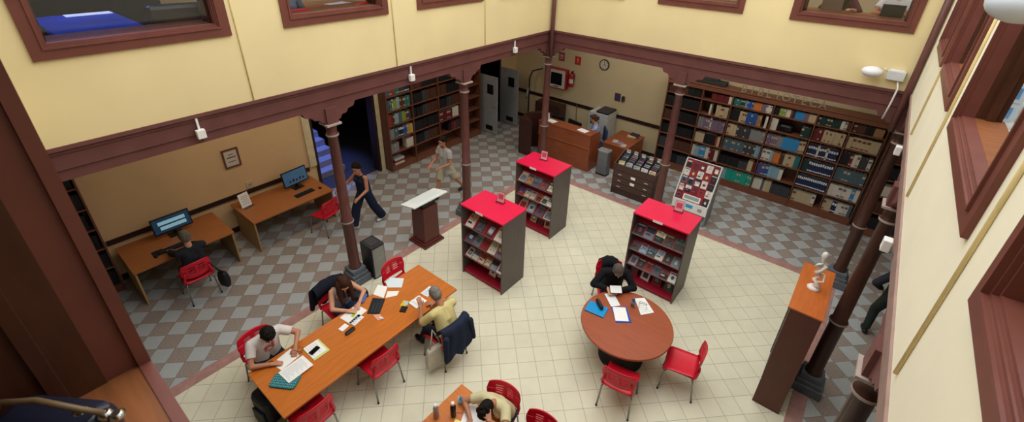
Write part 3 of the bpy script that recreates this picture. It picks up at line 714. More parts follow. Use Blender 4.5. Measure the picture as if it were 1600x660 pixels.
l4 = bookcase('dark bookcase at the right corner beyond the end of the long bookcase', 0, 1.9, 0, .34, SH, [0, .95, 1.9], 2.66)
l4.location = (7.36, 2.4, 0)
a = MB(); a.box(-.42, .42, -.12, .12, 0, .1); a.box(-.36, .2, -.1, .1, .1, .15); solo('storage_box', a, [flat('35383a', .7)], 'dark flat box lying on top of the long bookcase, left end', 'box', (3.35, 2.78, 2.695), bevel=.01)
# ---- books
PAL = {'teal': '2c6f74', 'green-teal': '1f9c8c', 'blue': '2756a0', 'bright blue': '2f86c6', 'navy': '1b2c55', 'light blue': '7fa6bd', 'orange': 'c8763a', 'mauve': '75647c', 'grey': '84868a', 'dark grey': '3c3f45',
       'white': 'cfccc2', 'cream': 'b9a98c', 'tan': '9a7650', 'maroon': '642226', 'red': '9c2f2c', 'brown': '4f3226', 'black': '1c1d22', 'green': '7d9a3f', 'purple': '4a4a86', 'slate': '4d6470', 'dark green': '1f3a38', 'yellow': 'c49a2e'}
_bk = {}
def book_mesh(c, band=True):
    k = (c, band)
    if k in _bk: return _bk[k]
    a = MB(); a.box(-.5, .5, 0, .05, 0, 1); a.box(-.5, -.42, .05, 1, 0, 1); a.box(.42, .5, .05, 1, 0, 1); a.box(-.42, .42, .05, .98, .01, .97, 1)
    if band: a.box(-.38, .38, -.012, 0, .66, .86, 2); a.box(-.4, .4, -.01, 0, .1, .2, 2)
    bc_ = {'navy': 'e0e2e0', 'white': '6a6a72', 'cream': '6d4630'}.get(c, 'b5ab98')
    _bk[k] = a.mesh('book', [flat(PAL[c], .5), flat('c9c2ae', .8), flat(bc_, .6)])
    return _bk[k]
ORD = ['first', '2nd', '3rd', '4th', '5th', '6th', '7th', '8th', '9th', '10th', '11th', '12th', '13th', '14th', '15th', '16th', '17th', '18th', '19th', '20th', '21st', '22nd']
nbook = [0]
def fill(rng, tokens, a0, a1, z, hmax, place, where, group, rnd, stuff=None):
    """tokens: (colour, count, thickness, height fraction); 'gap' leaves room"""
    x = a0+.012; k = 0
    tot = sum(n*th for c, n, th, hf in tokens); sc = min(1.7, max(.8, (a1-a0-.03)/tot))
    for c, n, th, hf in tokens:
        for _ in range(n):
            wd = th*sc*(1+rnd.uniform(-.1, .1)*(c != 'gap'))
            if x+wd > a1-.002: return
            if c != 'gap':
                h = min(hmax-.03, hf*.36*(1+rnd.uniform(-.03, .03))); dp = min(.26, h*.75)
                if stuff is not None:
                    m0 = place(x+wd/2, z, rnd.uniform(0, .02)); stuff.m = m0 @ Matrix.Diagonal((wd-.002, dp, h, 1)); stuff.box(-.5, .5, 0, 1, 0, 1, list(PAL).index(c))
                else:
                    o = link('book', book_mesh(c, rnd.random() < .35 or c == 'navy')); o.matrix_world = place(x+wd/2, z, rnd.uniform(0, .02)) @ Matrix.Diagonal((wd-.002, dp, h, 1))
                    tag(o, '%s book, %s from left, %s' % (c, ORD[k] if k < len(ORD) else 'last', where), 'book', group); nbook[0] += 1
                k += 1
            x += wd
T = lambda s: [(lambda q: (q[0].replace('_', ' '), int(q[1]), float(q[2]), float(q[3])))(w_.split(':')) for w_ in s.split()]
CELLS = {
 (1, 5): 'gap:1:.16:1 maroon:7:.05:.8 white:1:.06:.9', (1, 4): 'gap:1:.2:1 white:1:.05:.8 gap:1:.12:1 cream:2:.05:.85 cream:2:.1:.8', (1, 3): 'grey:2:.05:.8 mauve:3:.05:.85 white:1:.04:.9 mauve:6:.045:.8', (1, 2): 'cream:1:.24:.75 black:6:.045:.8 red:1:.05:.7 cream:1:.06:.8', (1, 1): 'white:1:.07:.85 light_blue:2:.07:.8 bright_blue:1:.18:.9 white:1:.09:.9 maroon:3:.05:.85 white:1:.08:.9', (1, 0): 'black:3:.05:.7 gap:1:.3:1 white:2:.05:.8 slate:3:.05:.8',
 (2, 5): 'teal:3:.055:.85 dark_green:2:.05:.7 light_blue:1:.04:.8 blue:3:.05:.9 orange:3:.06:.9 mauve:2:.05:.85 white:3:.045:.85', (2, 4): 'black:1:.2:.8 cream:3:.05:.8 blue:5:.045:.85 tan:2:.05:.8 gap:1:.08:1 white:2:.05:.85', (2, 3): 'cream:3:.06:.85 dark_grey:6:.045:.8 grey:6:.045:.8', (2, 2): 'slate:10:.045:.85 dark_grey:5:.05:.8 light_blue:2:.045:.85', (2, 1): 'black:9:.05:.7 dark_grey:4:.05:.6 cream:2:.05:.8 maroon:1:.05:.8', (2, 0): 'white:2:.05:.8 light_blue:2:.05:.85 green-teal:10:.05:.9',
 (3, 5): 'black:2:.05:.8 green:2:.07:.85 white:2:.05:.7 red:1:.04:.8 dark_green:1:.06:.8 bright_blue:2:.09:.9 mauve:2:.05:.85 cream:2:.07:.9', (3, 4): 'white:2:.07:.85 gap:1:.5:1 dark_green:3:.06:.7', (3, 3): 'mauve:5:.045:.8 grey:2:.05:.8 bright_blue:1:.3:.85 cream:2:.06:.85 red:1:.04:.8', (3, 2): 'white:2:.08:.8 light_blue:1:.05:.8 orange:2:.06:.75 brown:1:.08:.7 cream:3:.06:.85 teal:2:.05:.85', (3, 1): 'purple:2:.05:.8 blue:1:.05:.85 light_blue:3:.05:.85 white:1:.05:.8', (3, 0): 'white:3:.055:.8 slate:1:.05:.8 cream:2:.07:.85 dark_grey:7:.055:.8',
 (4, 5): 'dark_green:8:.045:.8 white:2:.05:.85 brown:1:.05:.8', (4, 4): 'maroon:4:.045:.85 cream:10:.04:.85', (4, 3): 'navy:4:.045:.8 white:1:.04:.85 navy:3:.045:.8 white:1:.04:.8 navy:4:.045:.8', (4, 2): 'dark_green:2:.06:.8 navy:11:.045:.9', (4, 1): 'navy:15:.044:.9', (4, 0): 'cream:4:.06:.85 white:1:.05:.85',
 (5, 5): 'brown:3:.06:.85 black:2:.06:.8 tan:2:.07:.9', (5, 4): 'cream:7:.075:.8', (5, 3): 'black:2:.06:.8 maroon:1:.05:.8 white:2:.05:.85 dark_grey:2:.06:.7 white:1:.05:.75', (5, 2): 'slate:8:.07:.85', (5, 1): 'white:5:.07:.85 bright_blue:1:.06:.85 white:1:.06:.85', (5, 0): 'cream:3:.06:.85 navy:2:.05:.85 white:3:.07:.8 slate:1:.06:.85',
}
ROWN = ['lowest shelf', 'second shelf up', 'third shelf up', 'fourth shelf up', 'fifth shelf up', 'top shelf']
BAYN = ['', 'second bay', 'third bay', 'fourth bay', 'fifth bay', 'last bay']
rnd = random.Random(11)
STUFF = MB()
for (b, r), spec in CELLS.items():
    hm = (SH[r+1] if r < 5 else 2.55)-SH[r]-.03
    fill(None, T(spec), DV[b]+.015, DV[b+1]-.015, SH[r], hm, lambda x, z, dy: Matrix.Translation((x, 2.635+dy, z)), ROWN[r]+', '+BAYN[b]+' of long bookcase', 'books in the long bookcase', rnd, STUFF if (b == 1 and r in (0, 5)) or (b == 2 and r == 1) or (b == 3 and r == 0) else None)
for r in range(6):
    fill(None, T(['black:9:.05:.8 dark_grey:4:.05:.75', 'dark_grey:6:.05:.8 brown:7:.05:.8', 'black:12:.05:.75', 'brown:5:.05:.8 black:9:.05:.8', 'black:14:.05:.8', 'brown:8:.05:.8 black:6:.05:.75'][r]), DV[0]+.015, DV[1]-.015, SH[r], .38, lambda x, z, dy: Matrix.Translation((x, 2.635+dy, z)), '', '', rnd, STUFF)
# dark glossy bag lying on the fourth bay
a = MB(); a.prism(rpoly(.36, .2, .09), 0, .2); solo('helmet_bag', a, mat('black_gloss', '14161c', rough=.15, var=0), 'black glossy rounded bag lying on a shelf among books', 'bag', (5.36, 2.76, SH[4]), bevel=.06)
# left bookcase
LC = {5: 'slate:3:.045:.8 red:2:.05:.85 teal:3:.045:.8 dark_grey:4:.045:.8 navy:3:.045:.8', 4: 'slate:4:.04:.8 white:1:.04:.85 green:2:.05:.75 light_blue:2:.045:.85 brown:3:.05:.8 teal:4:.045:.8', 3: 'red:2:.05:.85 brown:2:.05:.8 light_blue:3:.045:.8 slate:2:.05:.85 green:2:.05:.8 tan:1:.05:.7 dark_grey:4:.045:.8', 2: 'grey:3:.05:.8 slate:3:.05:.8 navy:3:.05:.85 blue:3:.05:.85 yellow:3:.05:.8 white:1:.04:.75', 1: 'grey:5:.05:.75 gap:1:.22:1 white:3:.07:.75'}
pl_ = lambda x, z, dy: Matrix.Translation((-3.03-.035-dy, -2.94+x, z)) @ Matrix.Rotation(pi/2, 4, 'Z')
for r, spec in LC.items():
    fill(None, T(spec), LDV[0]+.015, LDV[1]-.015, LSH[r], .38, pl_, ROWN[r]+', left bay of left bookcase', 'books in the left bookcase', rnd)
for b in (1, 2):
    for r in range(1, 7):
        if (b, r) == (2, 2): fill(None, T('maroon:7:.05:.8 white:3:.06:.85'), LDV[b]+.015, LDV[b+1]-.015, LSH[r], .38, pl_, ROWN[r]+', right bay of left bookcase', 'books in the left bookcase', rnd)
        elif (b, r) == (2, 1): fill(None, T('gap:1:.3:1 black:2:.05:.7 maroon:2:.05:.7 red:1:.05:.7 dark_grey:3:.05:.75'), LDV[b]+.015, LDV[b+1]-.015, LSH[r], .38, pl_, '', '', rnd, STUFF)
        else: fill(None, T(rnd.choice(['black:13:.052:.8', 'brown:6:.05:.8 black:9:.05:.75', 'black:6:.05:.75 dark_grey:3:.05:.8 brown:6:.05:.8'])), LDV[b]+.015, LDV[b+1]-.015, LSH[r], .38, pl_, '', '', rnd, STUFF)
for z, c, y, n in ((.16, 'slate', -2.72, 'upper'), (.16, 'white', -2.72, 'lower')):
    pass
for k, (c, w_) in enumerate((('c7c4ba', 'pale volume at the bottom'), ('8d2f33', 'red volume in the middle'), ('b8bcc0', 'grey volume on top'))):
    a = MB(); a.box(-.11, .11, -.17, .17, 0, .06); solo('flat_book', a, [flat(c)], w_+' of flat book stack, lowest shelf of left bookcase', 'book', (-3.18, -2.66, .161+.062*k), bevel=.004)
p3 = lambda x, z, dy: Matrix.Translation((-3.03-.035-dy, -11.05+x, z)) @ Matrix.Rotation(pi/2, 4, 'Z')
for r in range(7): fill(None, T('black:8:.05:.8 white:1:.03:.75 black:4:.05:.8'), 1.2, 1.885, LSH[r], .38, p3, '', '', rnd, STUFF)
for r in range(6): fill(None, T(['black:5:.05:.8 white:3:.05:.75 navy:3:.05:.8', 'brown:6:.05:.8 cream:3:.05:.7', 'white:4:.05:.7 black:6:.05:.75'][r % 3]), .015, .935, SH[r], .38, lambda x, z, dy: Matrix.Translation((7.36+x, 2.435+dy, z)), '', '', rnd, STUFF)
STUFF.m = None
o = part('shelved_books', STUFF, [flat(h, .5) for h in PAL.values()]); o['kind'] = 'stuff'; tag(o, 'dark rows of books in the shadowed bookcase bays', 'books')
# ================================================================ SMALL THINGS
G = 'magazines on the red-topped stands'
COVER = ['e8e4dc', '20242c', '96302e', '2f5580', 'c2b08a', '6d7f8c', 'd8d4cc', '6a2430', '3f5a52', 'b08052', '8fa7bd', '44352e', '8c4a58', 'd9c9ac', '56606e']
CN = {'e8e4dc': 'white', '20242c': 'black', '96302e': 'red', '2f5580': 'blue', 'c2b08a': 'sand', '6d7f8c': 'slate', 'd8d4cc': 'pale grey', '6a2430': 'maroon', '3f5a52': 'green', 'b08052': 'orange', '8fa7bd': 'light blue', '44352e': 'brown', '8c4a58': 'pink', 'd9c9ac': 'beige', '56606e': 'dark grey'}
rnd = random.Random(5)
def photo(h):
    m = mat('photo_'+h, h, rough=.45, var=.75, scale=22, spec=.3)
    return m
WPICK = COVER+['e8e4dc', 'd8d4cc', '20242c', '56606e', 'e8e4dc', '44352e']
def cover(mb, w, h, th, ch, k):
    """thin booklet lying in local xy, picture side up (+z); c = cover, 1 = picture, 2 = title, 3 = pages"""
    mb.box(-w/2, w/2, 0, h, 0, th, 0)
    e = th+.0008
    if k == 0: mb.box(-w*.42, w*.42, h*.06, h*.66, th, e, 1); mb.box(-w*.42, w*.3, h*.76, h*.92, th, e, 2)
    elif k == 1: mb.box(-w*.3, w*.3, h*.2, h*.78, th, e, 1); mb.box(-w*.22, w*.22, h*.3, h*.6, e, e+.0008, 2)
    elif k == 2: mb.box(-w*.5, w*.5, h*.5, h*.95, th, e, 1); mb.box(-w*.4, w*.1, h*.25, h*.4, th, e, 2)
    else: mb.ell((0, h*.45, th-.004), (w*.3, h*.28, .006), 12, 6, 1); mb.box(-w*.42, w*.42, h*.8, h*.9, th, e, 2)
    mb.box(-w/2+.003, w/2-.003, -.001, h-.003, .001, th-.001, 3)
for si, (x0, x1, y0, y1, sl) in enumerate(STANDS):
    nm = ('near left stand', 'farthest stand', 'right stand')[si]
    for row, z in enumerate((1.16, .8, .44)):
        n = (4, 5, 6)[(si+row) % 3] if si != 2 else 5 + (row > 0)
        for i in range(n):
            c = rnd.choice(WPICK); p, q = rnd.sample(COVER, 2); a = MB()
            cw = (x1-x0-.08)/n
            w_ = min(.19, cw-.015)
            cover(a, w_, w_*1.38, .008, c, rnd.randrange(4))
            o = part('magazine', a, [flat(c), photo(p), flat(q), flat('d9d5c8')])
            o.matrix_world = Matrix.Translation((x0+.045+cw*(i+.5), y0+.03+.012, z)) @ Matrix.Rotation(R(38), 4, 'X') @ Matrix.Translation((0, .004, .0012)) @ Matrix.Rotation(R(rnd.uniform(-3, 3)), 4, 'Z')
            tag(o, '%s magazine, %s from left, %s row, %s' % (CN[c], ORD[i], ('top', 'second', 'third')[row], nm), 'magazine', G)
    for i in range((2, 3, 4)[si]):
        c = rnd.choice(COVER); p, q = rnd.sample(COVER, 2); a = MB(); w_ = .17; cover(a, w_, .24, .01, c, rnd.randrange(4))
        o = part('magazine', a, [flat(c), photo(p), flat(q), flat('d9d5c8')])
        px = (x1-.22-.2*i) if si != 2 else (x0+.14+.24*i)
        o.matrix_world = Matrix.Translation((px, y1-.36-.11, .102)) @ Matrix.Rotation(R(72), 4, 'X') @ Matrix.Rotation(R(rnd.uniform(-4, 4)), 4, 'Z')
        tag(o, '%s magazine leaning, %s one from %s, bottom of %s' % (CN[c], ORD[i], 'left' if si == 2 else 'right', nm), 'magazine', G)
# film covers on the slanted display
cw, chh = .78/5.2, .19
for r in range(5):
    for k in range(5):
        if r == 0 and k in (1, 2, 3): continue
        c = rnd.choice(['20242c', '6a2430', '44352e', '6a2430', '96302e', '20242c', 'd8d4cc', '56606e']); p, q = rnd.sample(['e8e4dc', '20242c', '6a2430', 'd9c9ac', '8c4a58', '44352e', 'd8d4cc'], 2); a = MB(); cover(a, .13, .182, .012, c, rnd.randrange(4))
        o = part('film_case', a, [flat(c), photo(p), flat(q), flat('2a2a2e')])
        o.matrix_world = DM @ Matrix.Translation((-.315+k*.1575, .0+r*.192, .001))
        tag(o, '%s film case, %s from left in %s on slanted display' % (CN[c], ORD[k], ('bottom row', 'second row up', 'third row up', 'fourth row up', 'top row')[r]), 'film case', 'film cases on the slanted display')
t = thing('leaflet_box', 'white leaflet holder at the bottom of the slanted cover display', 'leaflet holder'); t.matrix_world = DM
a = MB(); a.box(-.2, .2, .01, .15, .002, .04); part('holder', a, mat('white_plastic', 'e9e9e6'), t, .004)
a = MB(); a.box(-.17, .17, .05, .13, .04, .043); part('leaflet', a, flat('8fa0a0'), t)
# discs in the drawer cabinet
for k in range(5):
    for r in range(7):
        c = rnd.choice(['20242c', '20242c', '1a2a48', '44352e', '56606e', '2a3b5a']); a = MB()
        if r == 0: c = rnd.choice(['e8e4dc', 'c2b08a', '20242c'])
        p, q = rnd.sample(COVER, 2); a.box(-.085, .085, 0, .016, 0, .16, 0); a.box(-.07, .07, -.001, 0, .02, .14, 1); a.box(-.085, .085, .003, .013, .159, .1605, 2)
        o = part('disc_case', a, [flat(c, .3), photo(p), flat(rnd.choice(['b9bcc0', '3a4048', '24282e']), .4)])
        o.matrix_world = Matrix.Translation((2.70-.42+k*.21, .20+.07+r*.052, .757+.19*(.05+r*.052)/.48)) @ Matrix.Rotation(R(-22), 4, 'X')
        tag(o, '%s disc case, %s from front in %s column of drawer cabinet' % ({'1a2a48': 'navy', '2a3b5a': 'dusky blue'}.get(c) or CN[c], ORD[r], ('left', 'second', 'middle', 'fourth', 'right')[k]), 'disc case', 'disc cases in the drawer cabinet')
    a = MB(); a.box(-.05, .05, 0, .004, 0, .21); a.box(-.04, .04, -.001, 0, .16, .2, 1)
    solo('divider_card', a, [flat('e8e4dc'), flat('9aa0a4')], 'white divider card at the back of the %s column of discs' % ('left', 'second', 'middle', 'fourth', 'right')[k], 'divider', (2.70-.42+k*.21, .20+.46, .93), group='divider cards among the discs')

TZ = .7505
def sheet(name, label, cat, pts, col='f1f2f0', th=.0015, z=TZ, lines=None, **k):
    """flat sheet or block with the given outline"""
    a = MB(); cx = sum(p[0] for p in pts)/len(pts); cy = sum(p[1] for p in pts)/len(pts)
    q = [(x-cx, y-cy) for x, y in pts]
    if sum(q[i][0]*q[(i+1) % len(q)][1]-q[(i+1) % len(q)][0]*q[i][1] for i in range(len(q))) < 0: q = q[::-1]
    a.prism(q, 0, th)
    if lines and len(q) == 4:
        A, B, C, D = [V((x, y, th+.0004)) for x, y in q]
        n = lines[1]
        for i in range(n):
            v0, v1 = .12+.76*i/n, .12+.76*i/n+.3/n
            f = lambda u, v: (A*(1-u)+B*u)*(1-v)+(D*(1-u)+C*u)*v
            a.quad(f(.1, v0), f(.9-.25*((i*7) % 3)/2, v0), f(.9-.25*((i*7) % 3)/2, v1), f(.1, v1), 1)
    return solo(name, a, [flat(col, .7), flat(lines[0] if lines else '888888', .7)], label, cat, (cx, cy, z), **k)
def rect(cx, cy, w, h, deg):
    c, s = cos(R(deg)), sin(R(deg)); return [(cx+x*c-y*s, cy+x*s+y*c) for x, y in ((-w/2, -h/2), (w/2, -h/2), (w/2, h/2), (-w/2, h/2))]
BK = 'd8d8d4'
# person in white: their papers
sheet('loose_paper', 'white sheet under the hands of the person in white T-shirt', 'paper', rect(1.45, -8.22, .21, .30, 10))
t = thing('pencil_case', 'teal patterned soft case under printed pages on the long table', 'case', (1.78, -8.40, TZ), R(33))
a = MB(); a.prism(rpoly(.36, .23, .05), 0, .026); bd_ = part('case_body', a, flat('1f6f78', .7), t, .01)
a = MB()
for i in range(11):
    for j in range(6): a.m = Matrix.Translation((-.155+.031*i, -.09+.036*j, .0262)) @ Matrix.Rotation(R(45 if (i+j) % 2 else -45), 4, 'Z'); a.box(-.011, .011, -.003, .003, 0, .0006)
part('white_pattern', a, flat('9cc4c2'), bd_)
t = thing('spiral_notebook', 'white spiral notebook with printed text, overlapping the teal case', 'notebook', (1.73, -8.22, TZ+.028), R(3))
a = MB(); a.box(-.13, .13, -.18, .18, 0, .008); pg = part('pages', a, white, t)
a = MB()
for i in range(14): a.box(-.1, .1-.03*(i % 3), -.15+.021*i, -.143+.021*i, .008, .0084)
part('printed_text', a, flat('c3c7ce'), pg)
a = MB()
for i in range(12): a.tube([(-.135, -.165+.03*i, .004), (-.128, -.165+.03*i, .012), (-.12, -.165+.03*i, .004)], .002, 5)
part('spiral_wire', a, flat('55585c', .3), t)
sheet('folder', 'white and lime green folder with a phone lying on it', 'folder', rect(1.62, -7.86, .31, .24, 0), 'cfd98a', .008)
sheet('loose_paper', 'white sheet lying on the lime green folder', 'paper', rect(1.60, -7.87, .27, .21, 0), 'f1f2f0', .0015, TZ+.0082, lines=(BK, 5))
t = thing('phone', 'black phone on the white and lime green folder', 'phone', (1.62, -7.89, TZ+.01), R(12))
a = MB(); a.prism(rpoly(.075, .15, .012), 0, .009); part('body', a, black, t)
a = MB(); a.prism(rpoly(.068, .14, .01), .009, .0095); part('screen', a, mat('screen_off', '0b0c10', rough=.1, var=0), t)
def pen(label, x, y, deg, col, z=TZ, tilt=0, L_=.14):
    t = thing('pen', label, 'pen', (x, y, z+.005), R(deg)); M_ = Matrix.Rotation(R(tilt), 4, 'Y')
    a = MB(); a.m = M_; a.tube([(-L_/2, 0, 0), (L_/2-.02, 0, 0)], .0045, 7); part('barrel', a, flat(col, .3), t)
    a = MB(); a.m = M_; a.tube([(L_/2-.02, 0, 0), (L_/2, 0, 0)], [.0045, .001], 7); part('tip', a, flat('303030', .3), t)
    return t
def specs(label, x, y, z, deg):
    t = thing('eyeglasses', label, 'eyeglasses', (x, y, z), R(deg)); bm_ = flat('24252a', .3)
    for s in (-1, 1):
        a = MB(); a.tube([(s*.034+.024*cos(2*pi*i/14), 0, .02+.018*sin(2*pi*i/14)) for i in range(15)], .0022, 6); part('rim', a, bm_, t)
        a = MB(); a.tube([(s*.058, 0, .028), (s*.062, .1, .026), (s*.055, .13, .006)], .0022, 6); part('temple', a, bm_, t)
    a = MB(); a.tube([(-.01, 0, .024), (.01, 0, .024)], .0022, 6); part('bridge', a, bm_, t)
    return t
specs('dark eyeglasses on the open papers near the lime green folder', 1.50, -8.02, TZ+.003, 120)
# long-haired person: their papers
sheet('loose_paper', 'white sheet under the hand of the long-haired person', 'paper', rect(1.43, -7.12, .24, .34, 8), 'f1f2f0', .002)
sheet('sticky_note', 'lime green note on the white sheet of the long-haired person', 'note', rect(1.45, -7.13, .05, .09, 20), 'a5c63b', .002, TZ+.0022)
t = thing('soft_pencil_case', 'blue pencil case beside the long-haired person', 'pencil case', (1.27, -6.83, TZ), R(35))
a = MB(); a.prism(rpoly(.08, .2, .03), 0, .035); part('body', a, flat('4a6fc0'), t, .01)
a = MB(); a.box(-.003, .003, -.09, .09, .035, .037); part('zip', a, flat('283a66'), t)
sheet('flash_card', 'white card with small printed blocks below the white sheet', 'card', rect(1.57, -7.16, .12, .2, 12), 'eef0f4', .002, lines=('b9bec8', 4))
sheet('paper_packet', 'plain white tissue packet beside the black glasses case', 'packet', rect(1.56, -7.38, .09, .13, 10), 'f3f4f6', .012)
t = thing('glasses_case', 'black oblong case on the long table, front of long-haired person', 'case', (1.70, -7.36, TZ), R(5))
a = MB(); a.prism(rpoly(.065, .17, .03), 0, .035); part('body', a, black, t, .012)
a = MB(); a.prism(rpoly(.067, .172, .03), .017, .019); part('seam', a, flat('3a3b40'), t)
sheet('folder', 'black folder lying open in the middle of the long table', 'folder', [(1.585, -6.98), (1.37, -6.72), (1.54, -6.60), (1.74, -6.86)], '1d2026', .012, lines=('31363e', 3))
sheet('loose_paper', 'white sheet sticking out from the black folder', 'paper', [(1.30, -6.66), (1.17, -6.47), (1.33, -6.39), (1.50, -6.60)], 'f1f2f0', .003)
sheet('loose_paper', 'pale blue sheet at the far side of the long table', 'paper', [(1.22, -6.35), (1.19, -6.22), (1.38, -6.08), (1.53, -6.25), (1.36, -6.40)], 'dbe9ee', .002, TZ+.0035)
sheet('loose_paper', 'white torn sheets beside the pale blue sheet', 'paper', [(1.42, -6.46), (1.56, -6.33), (1.62, -6.42), (1.57, -6.50), (1.52, -6.58)], 'f1f2f0', .002)
sheet('note_pad', 'pink note cards in the middle of the long table', 'note', [(1.68, -6.94), (1.74, -6.86), (1.88, -6.87), (1.83, -6.96)], 'e2a58e', .006)
t = thing('eraser', 'white eraser on the pink note cards', 'eraser', (1.84, -6.90, TZ+.0062), R(20)); a = MB(); a.box(-.035, .01, -.014, .014, 0, .013); part('rubber', a, white, t, .003)
a = MB(); a.box(.01, .035, -.0145, .0145, 0, .0135); part('sleeve', a, flat('c9ccd4'), t)
# person in yellow: books
def open_book(label, cx, cy, w, h, deg):
    t = thing('open_book', label, 'book', (cx, cy, TZ), R(deg))
    a = MB(); a.box(-w, w, -h/2, h/2, 0, .004); part('cover', a, flat('8a8f98'), t)
    for s in (-1, 1):
        a = MB(); pr = [(0, .004), (0, .012), (s*w*.25, .024), (s*w*.6, .02), (s*w*.97, .012), (s*w*.97, .004)]
        a.extr(pr, 'y', -h/2+.004, h/2-.004); pg = part('page_block', a, white, t)
        b = MB()
        for i in range(9): b.quad(*[(s*w*u, v, .0235) for u, v in ((.25, -h*.4+i*h*.09), (.62, -h*.4+i*h*.09), (.62, -h*.4+i*h*.09+.006), (.25, -h*.4+i*h*.09+.006))])
        part('printed_text', b, flat('b9bcc0'), pg)
open_book('open book in front of the person in yellow', 2.0, -6.30, .115, .2, 90)
sheet('loose_paper', 'printed sheet beyond the open book of the person in yellow', 'paper', rect(1.94, -6.02, .15, .21, 5), 'e9eef2', .003, lines=('9fb2c8', 6))
sheet('wallet', 'black wallet beside the yellow notepad on the long table', 'wallet', rect(1.95, -6.55, .1, .12, 30), '17181b', .015)
sheet('note_pad', 'yellow and blue notepad between black wallet and open book', 'note', rect(1.86, -6.46, .1, .13, 25), 'd9b92c', .006)
sheet('sticky_note', 'small pale blue card on the yellow notepad', 'note', rect(1.88, -6.44, .06, .08, 40), '9fd0e2', .002, TZ+.0062)
# round table
t = thing('document_folder', 'bright blue document folder on the left of the round table', 'folder', (4.31, -4.53, TZ), R(8))
a = MB(); a.box(-.16, .16, -.12, .12, 0, .018); part('cover', a, flat('1490d2', .3), t, .004)
a = MB(); a.box(-.157, .157, -.123, -.119, .003, .015); part('page_edge', a, flat('0f5f96'), t)
t = thing('soft_pencil_case', 'black pencil case lying on the bright blue folder', 'pencil case', (4.31, -4.44, TZ+.0185), R(-38))
a = MB(); a.cap((-.08, 0, .035), .034, (.08, 0, .035), .034); part('body', a, flat('1c1c24', .6), t)
a = MB(); a.tube([(-.08, 0, .07), (.08, 0, .07)], .003, 6); part('zip', a, flat('6a6a74', .3), t)
t = thing('clipboard', 'royal blue clipboard with a white sheet, middle of the round table', 'clipboard', (4.67, -4.37, TZ), R(-49))
a = MB(); a.box(-.17, .17, -.125, .125, 0, .006); part('board', a, flat('1c4fae', .4), t)
a = MB(); a.m = Matrix.Rotation(R(-4), 4, 'Z'); a.box(-.155, .14, -.115, .095, .006, .0075); part('sheet', a, white, t)
t = thing('water_bottle', 'clear plastic water bottle beside the clipboard on the round table', 'bottle', (4.73, -4.09, TZ))
pet = glass('bottle_plastic', 'c3d6e6', gloss=1)
a = MB(); a.lathe([(.028, 0), (.031, .01), (.031, .06), (.028, .07), (.031, .08), (.031, .13), (.014, .165), (.013, .18)], 16); part('body', a, pet, t)
a = MB(); a.lathe([(.015, .18), (.015, .195)], 12); part('cap', a, flat('4a7fd0'), t)
a = MB(); a.lathe([(.0318, .085), (.0318, .125)], 16); part('wrapper', a, flat('7d9cc4'), t)
sheet('notebook', 'white notepad with glasses on it, right part of round table', 'notebook', [(4.68, -3.90), (4.80, -3.78), (5.06, -3.99), (4.92, -4.18)], 'eef0f0', .012, lines=(BK, 6))
specs('dark eyeglasses lying on the white notepad of the round table', 4.84, -3.93, TZ+.013, 200)
sheet('loose_paper', 'white sheet half under the arms of the person in black', 'paper', rect(4.40, -4.16, .3, .16, -40), 'e9eef2', .002)
# near table
def bottle(label, x, y, col, r, h, capc, name='bottle'):
    t = thing(name, label, 'bottle', (x, y, TZ))
    a = MB(); a.lathe([(r*.9, 0), (r, .01), (r, h*.72), (r*.6, h*.84), (r*.55, h*.88)], 20); part('body', a, mat('b'+col, col, rough=.25, metal=.4, var=.02), t)
    a = MB(); a.lathe([(r*.62, h*.88), (r*.62, h), (r*.5, h*1.01)], 16); part('cap', a, flat(capc, .3), t)
bottle('grey metal bottle with a pale cap on the bottom-edge table', 3.69, -7.45, '9a9ea6', .036, .24, 'd9dde0')
bottle('black drinks bottle on the bottom-edge table', 3.84, -7.30, '16171a', .036, .25, 'e4e6e8')
t = thing('pencil_cup', 'light blue cup on the bottom-edge table near the bottles', 'cup', (3.79, -7.12, TZ))
a = MB(); a.lathe([(.03, 0), (.036, .09), (.032, .09), (.027, .01)], 18); part('cup_body', a, flat('7db7d8'), t)
for i in range(3): a = MB(); a.tube([(0, .01*(i-1), .01), (.02*(i-1), .02*(i-1), .14)], .004, 6); part('pencil', a, flat(('f0f0ee', '4a7fb0', 'd06050')[i]), t)
sheet('sticky_note', 'pale yellow sticky note on the bottom-edge table', 'note', rect(3.94, -7.34, .075, .075, 15), 'f0e59a', .003)
pen('dark marker pen on the bottom-edge table beside the cup', 3.83, -7.03, 70, '2b3550')
pen('pink highlighter pen on the bottom-edge table near the black bottle', 3.90, -7.2, 40, 'd88a90')
sheet('loose_paper', 'large white sheet under the arms of the head-holding person', 'paper', [(3.87, -7.10), (3.92, -6.98), (4.32, -7.15), (4.24, -7.46), (4.02, -7.40)], 'f1f2f4', .003)

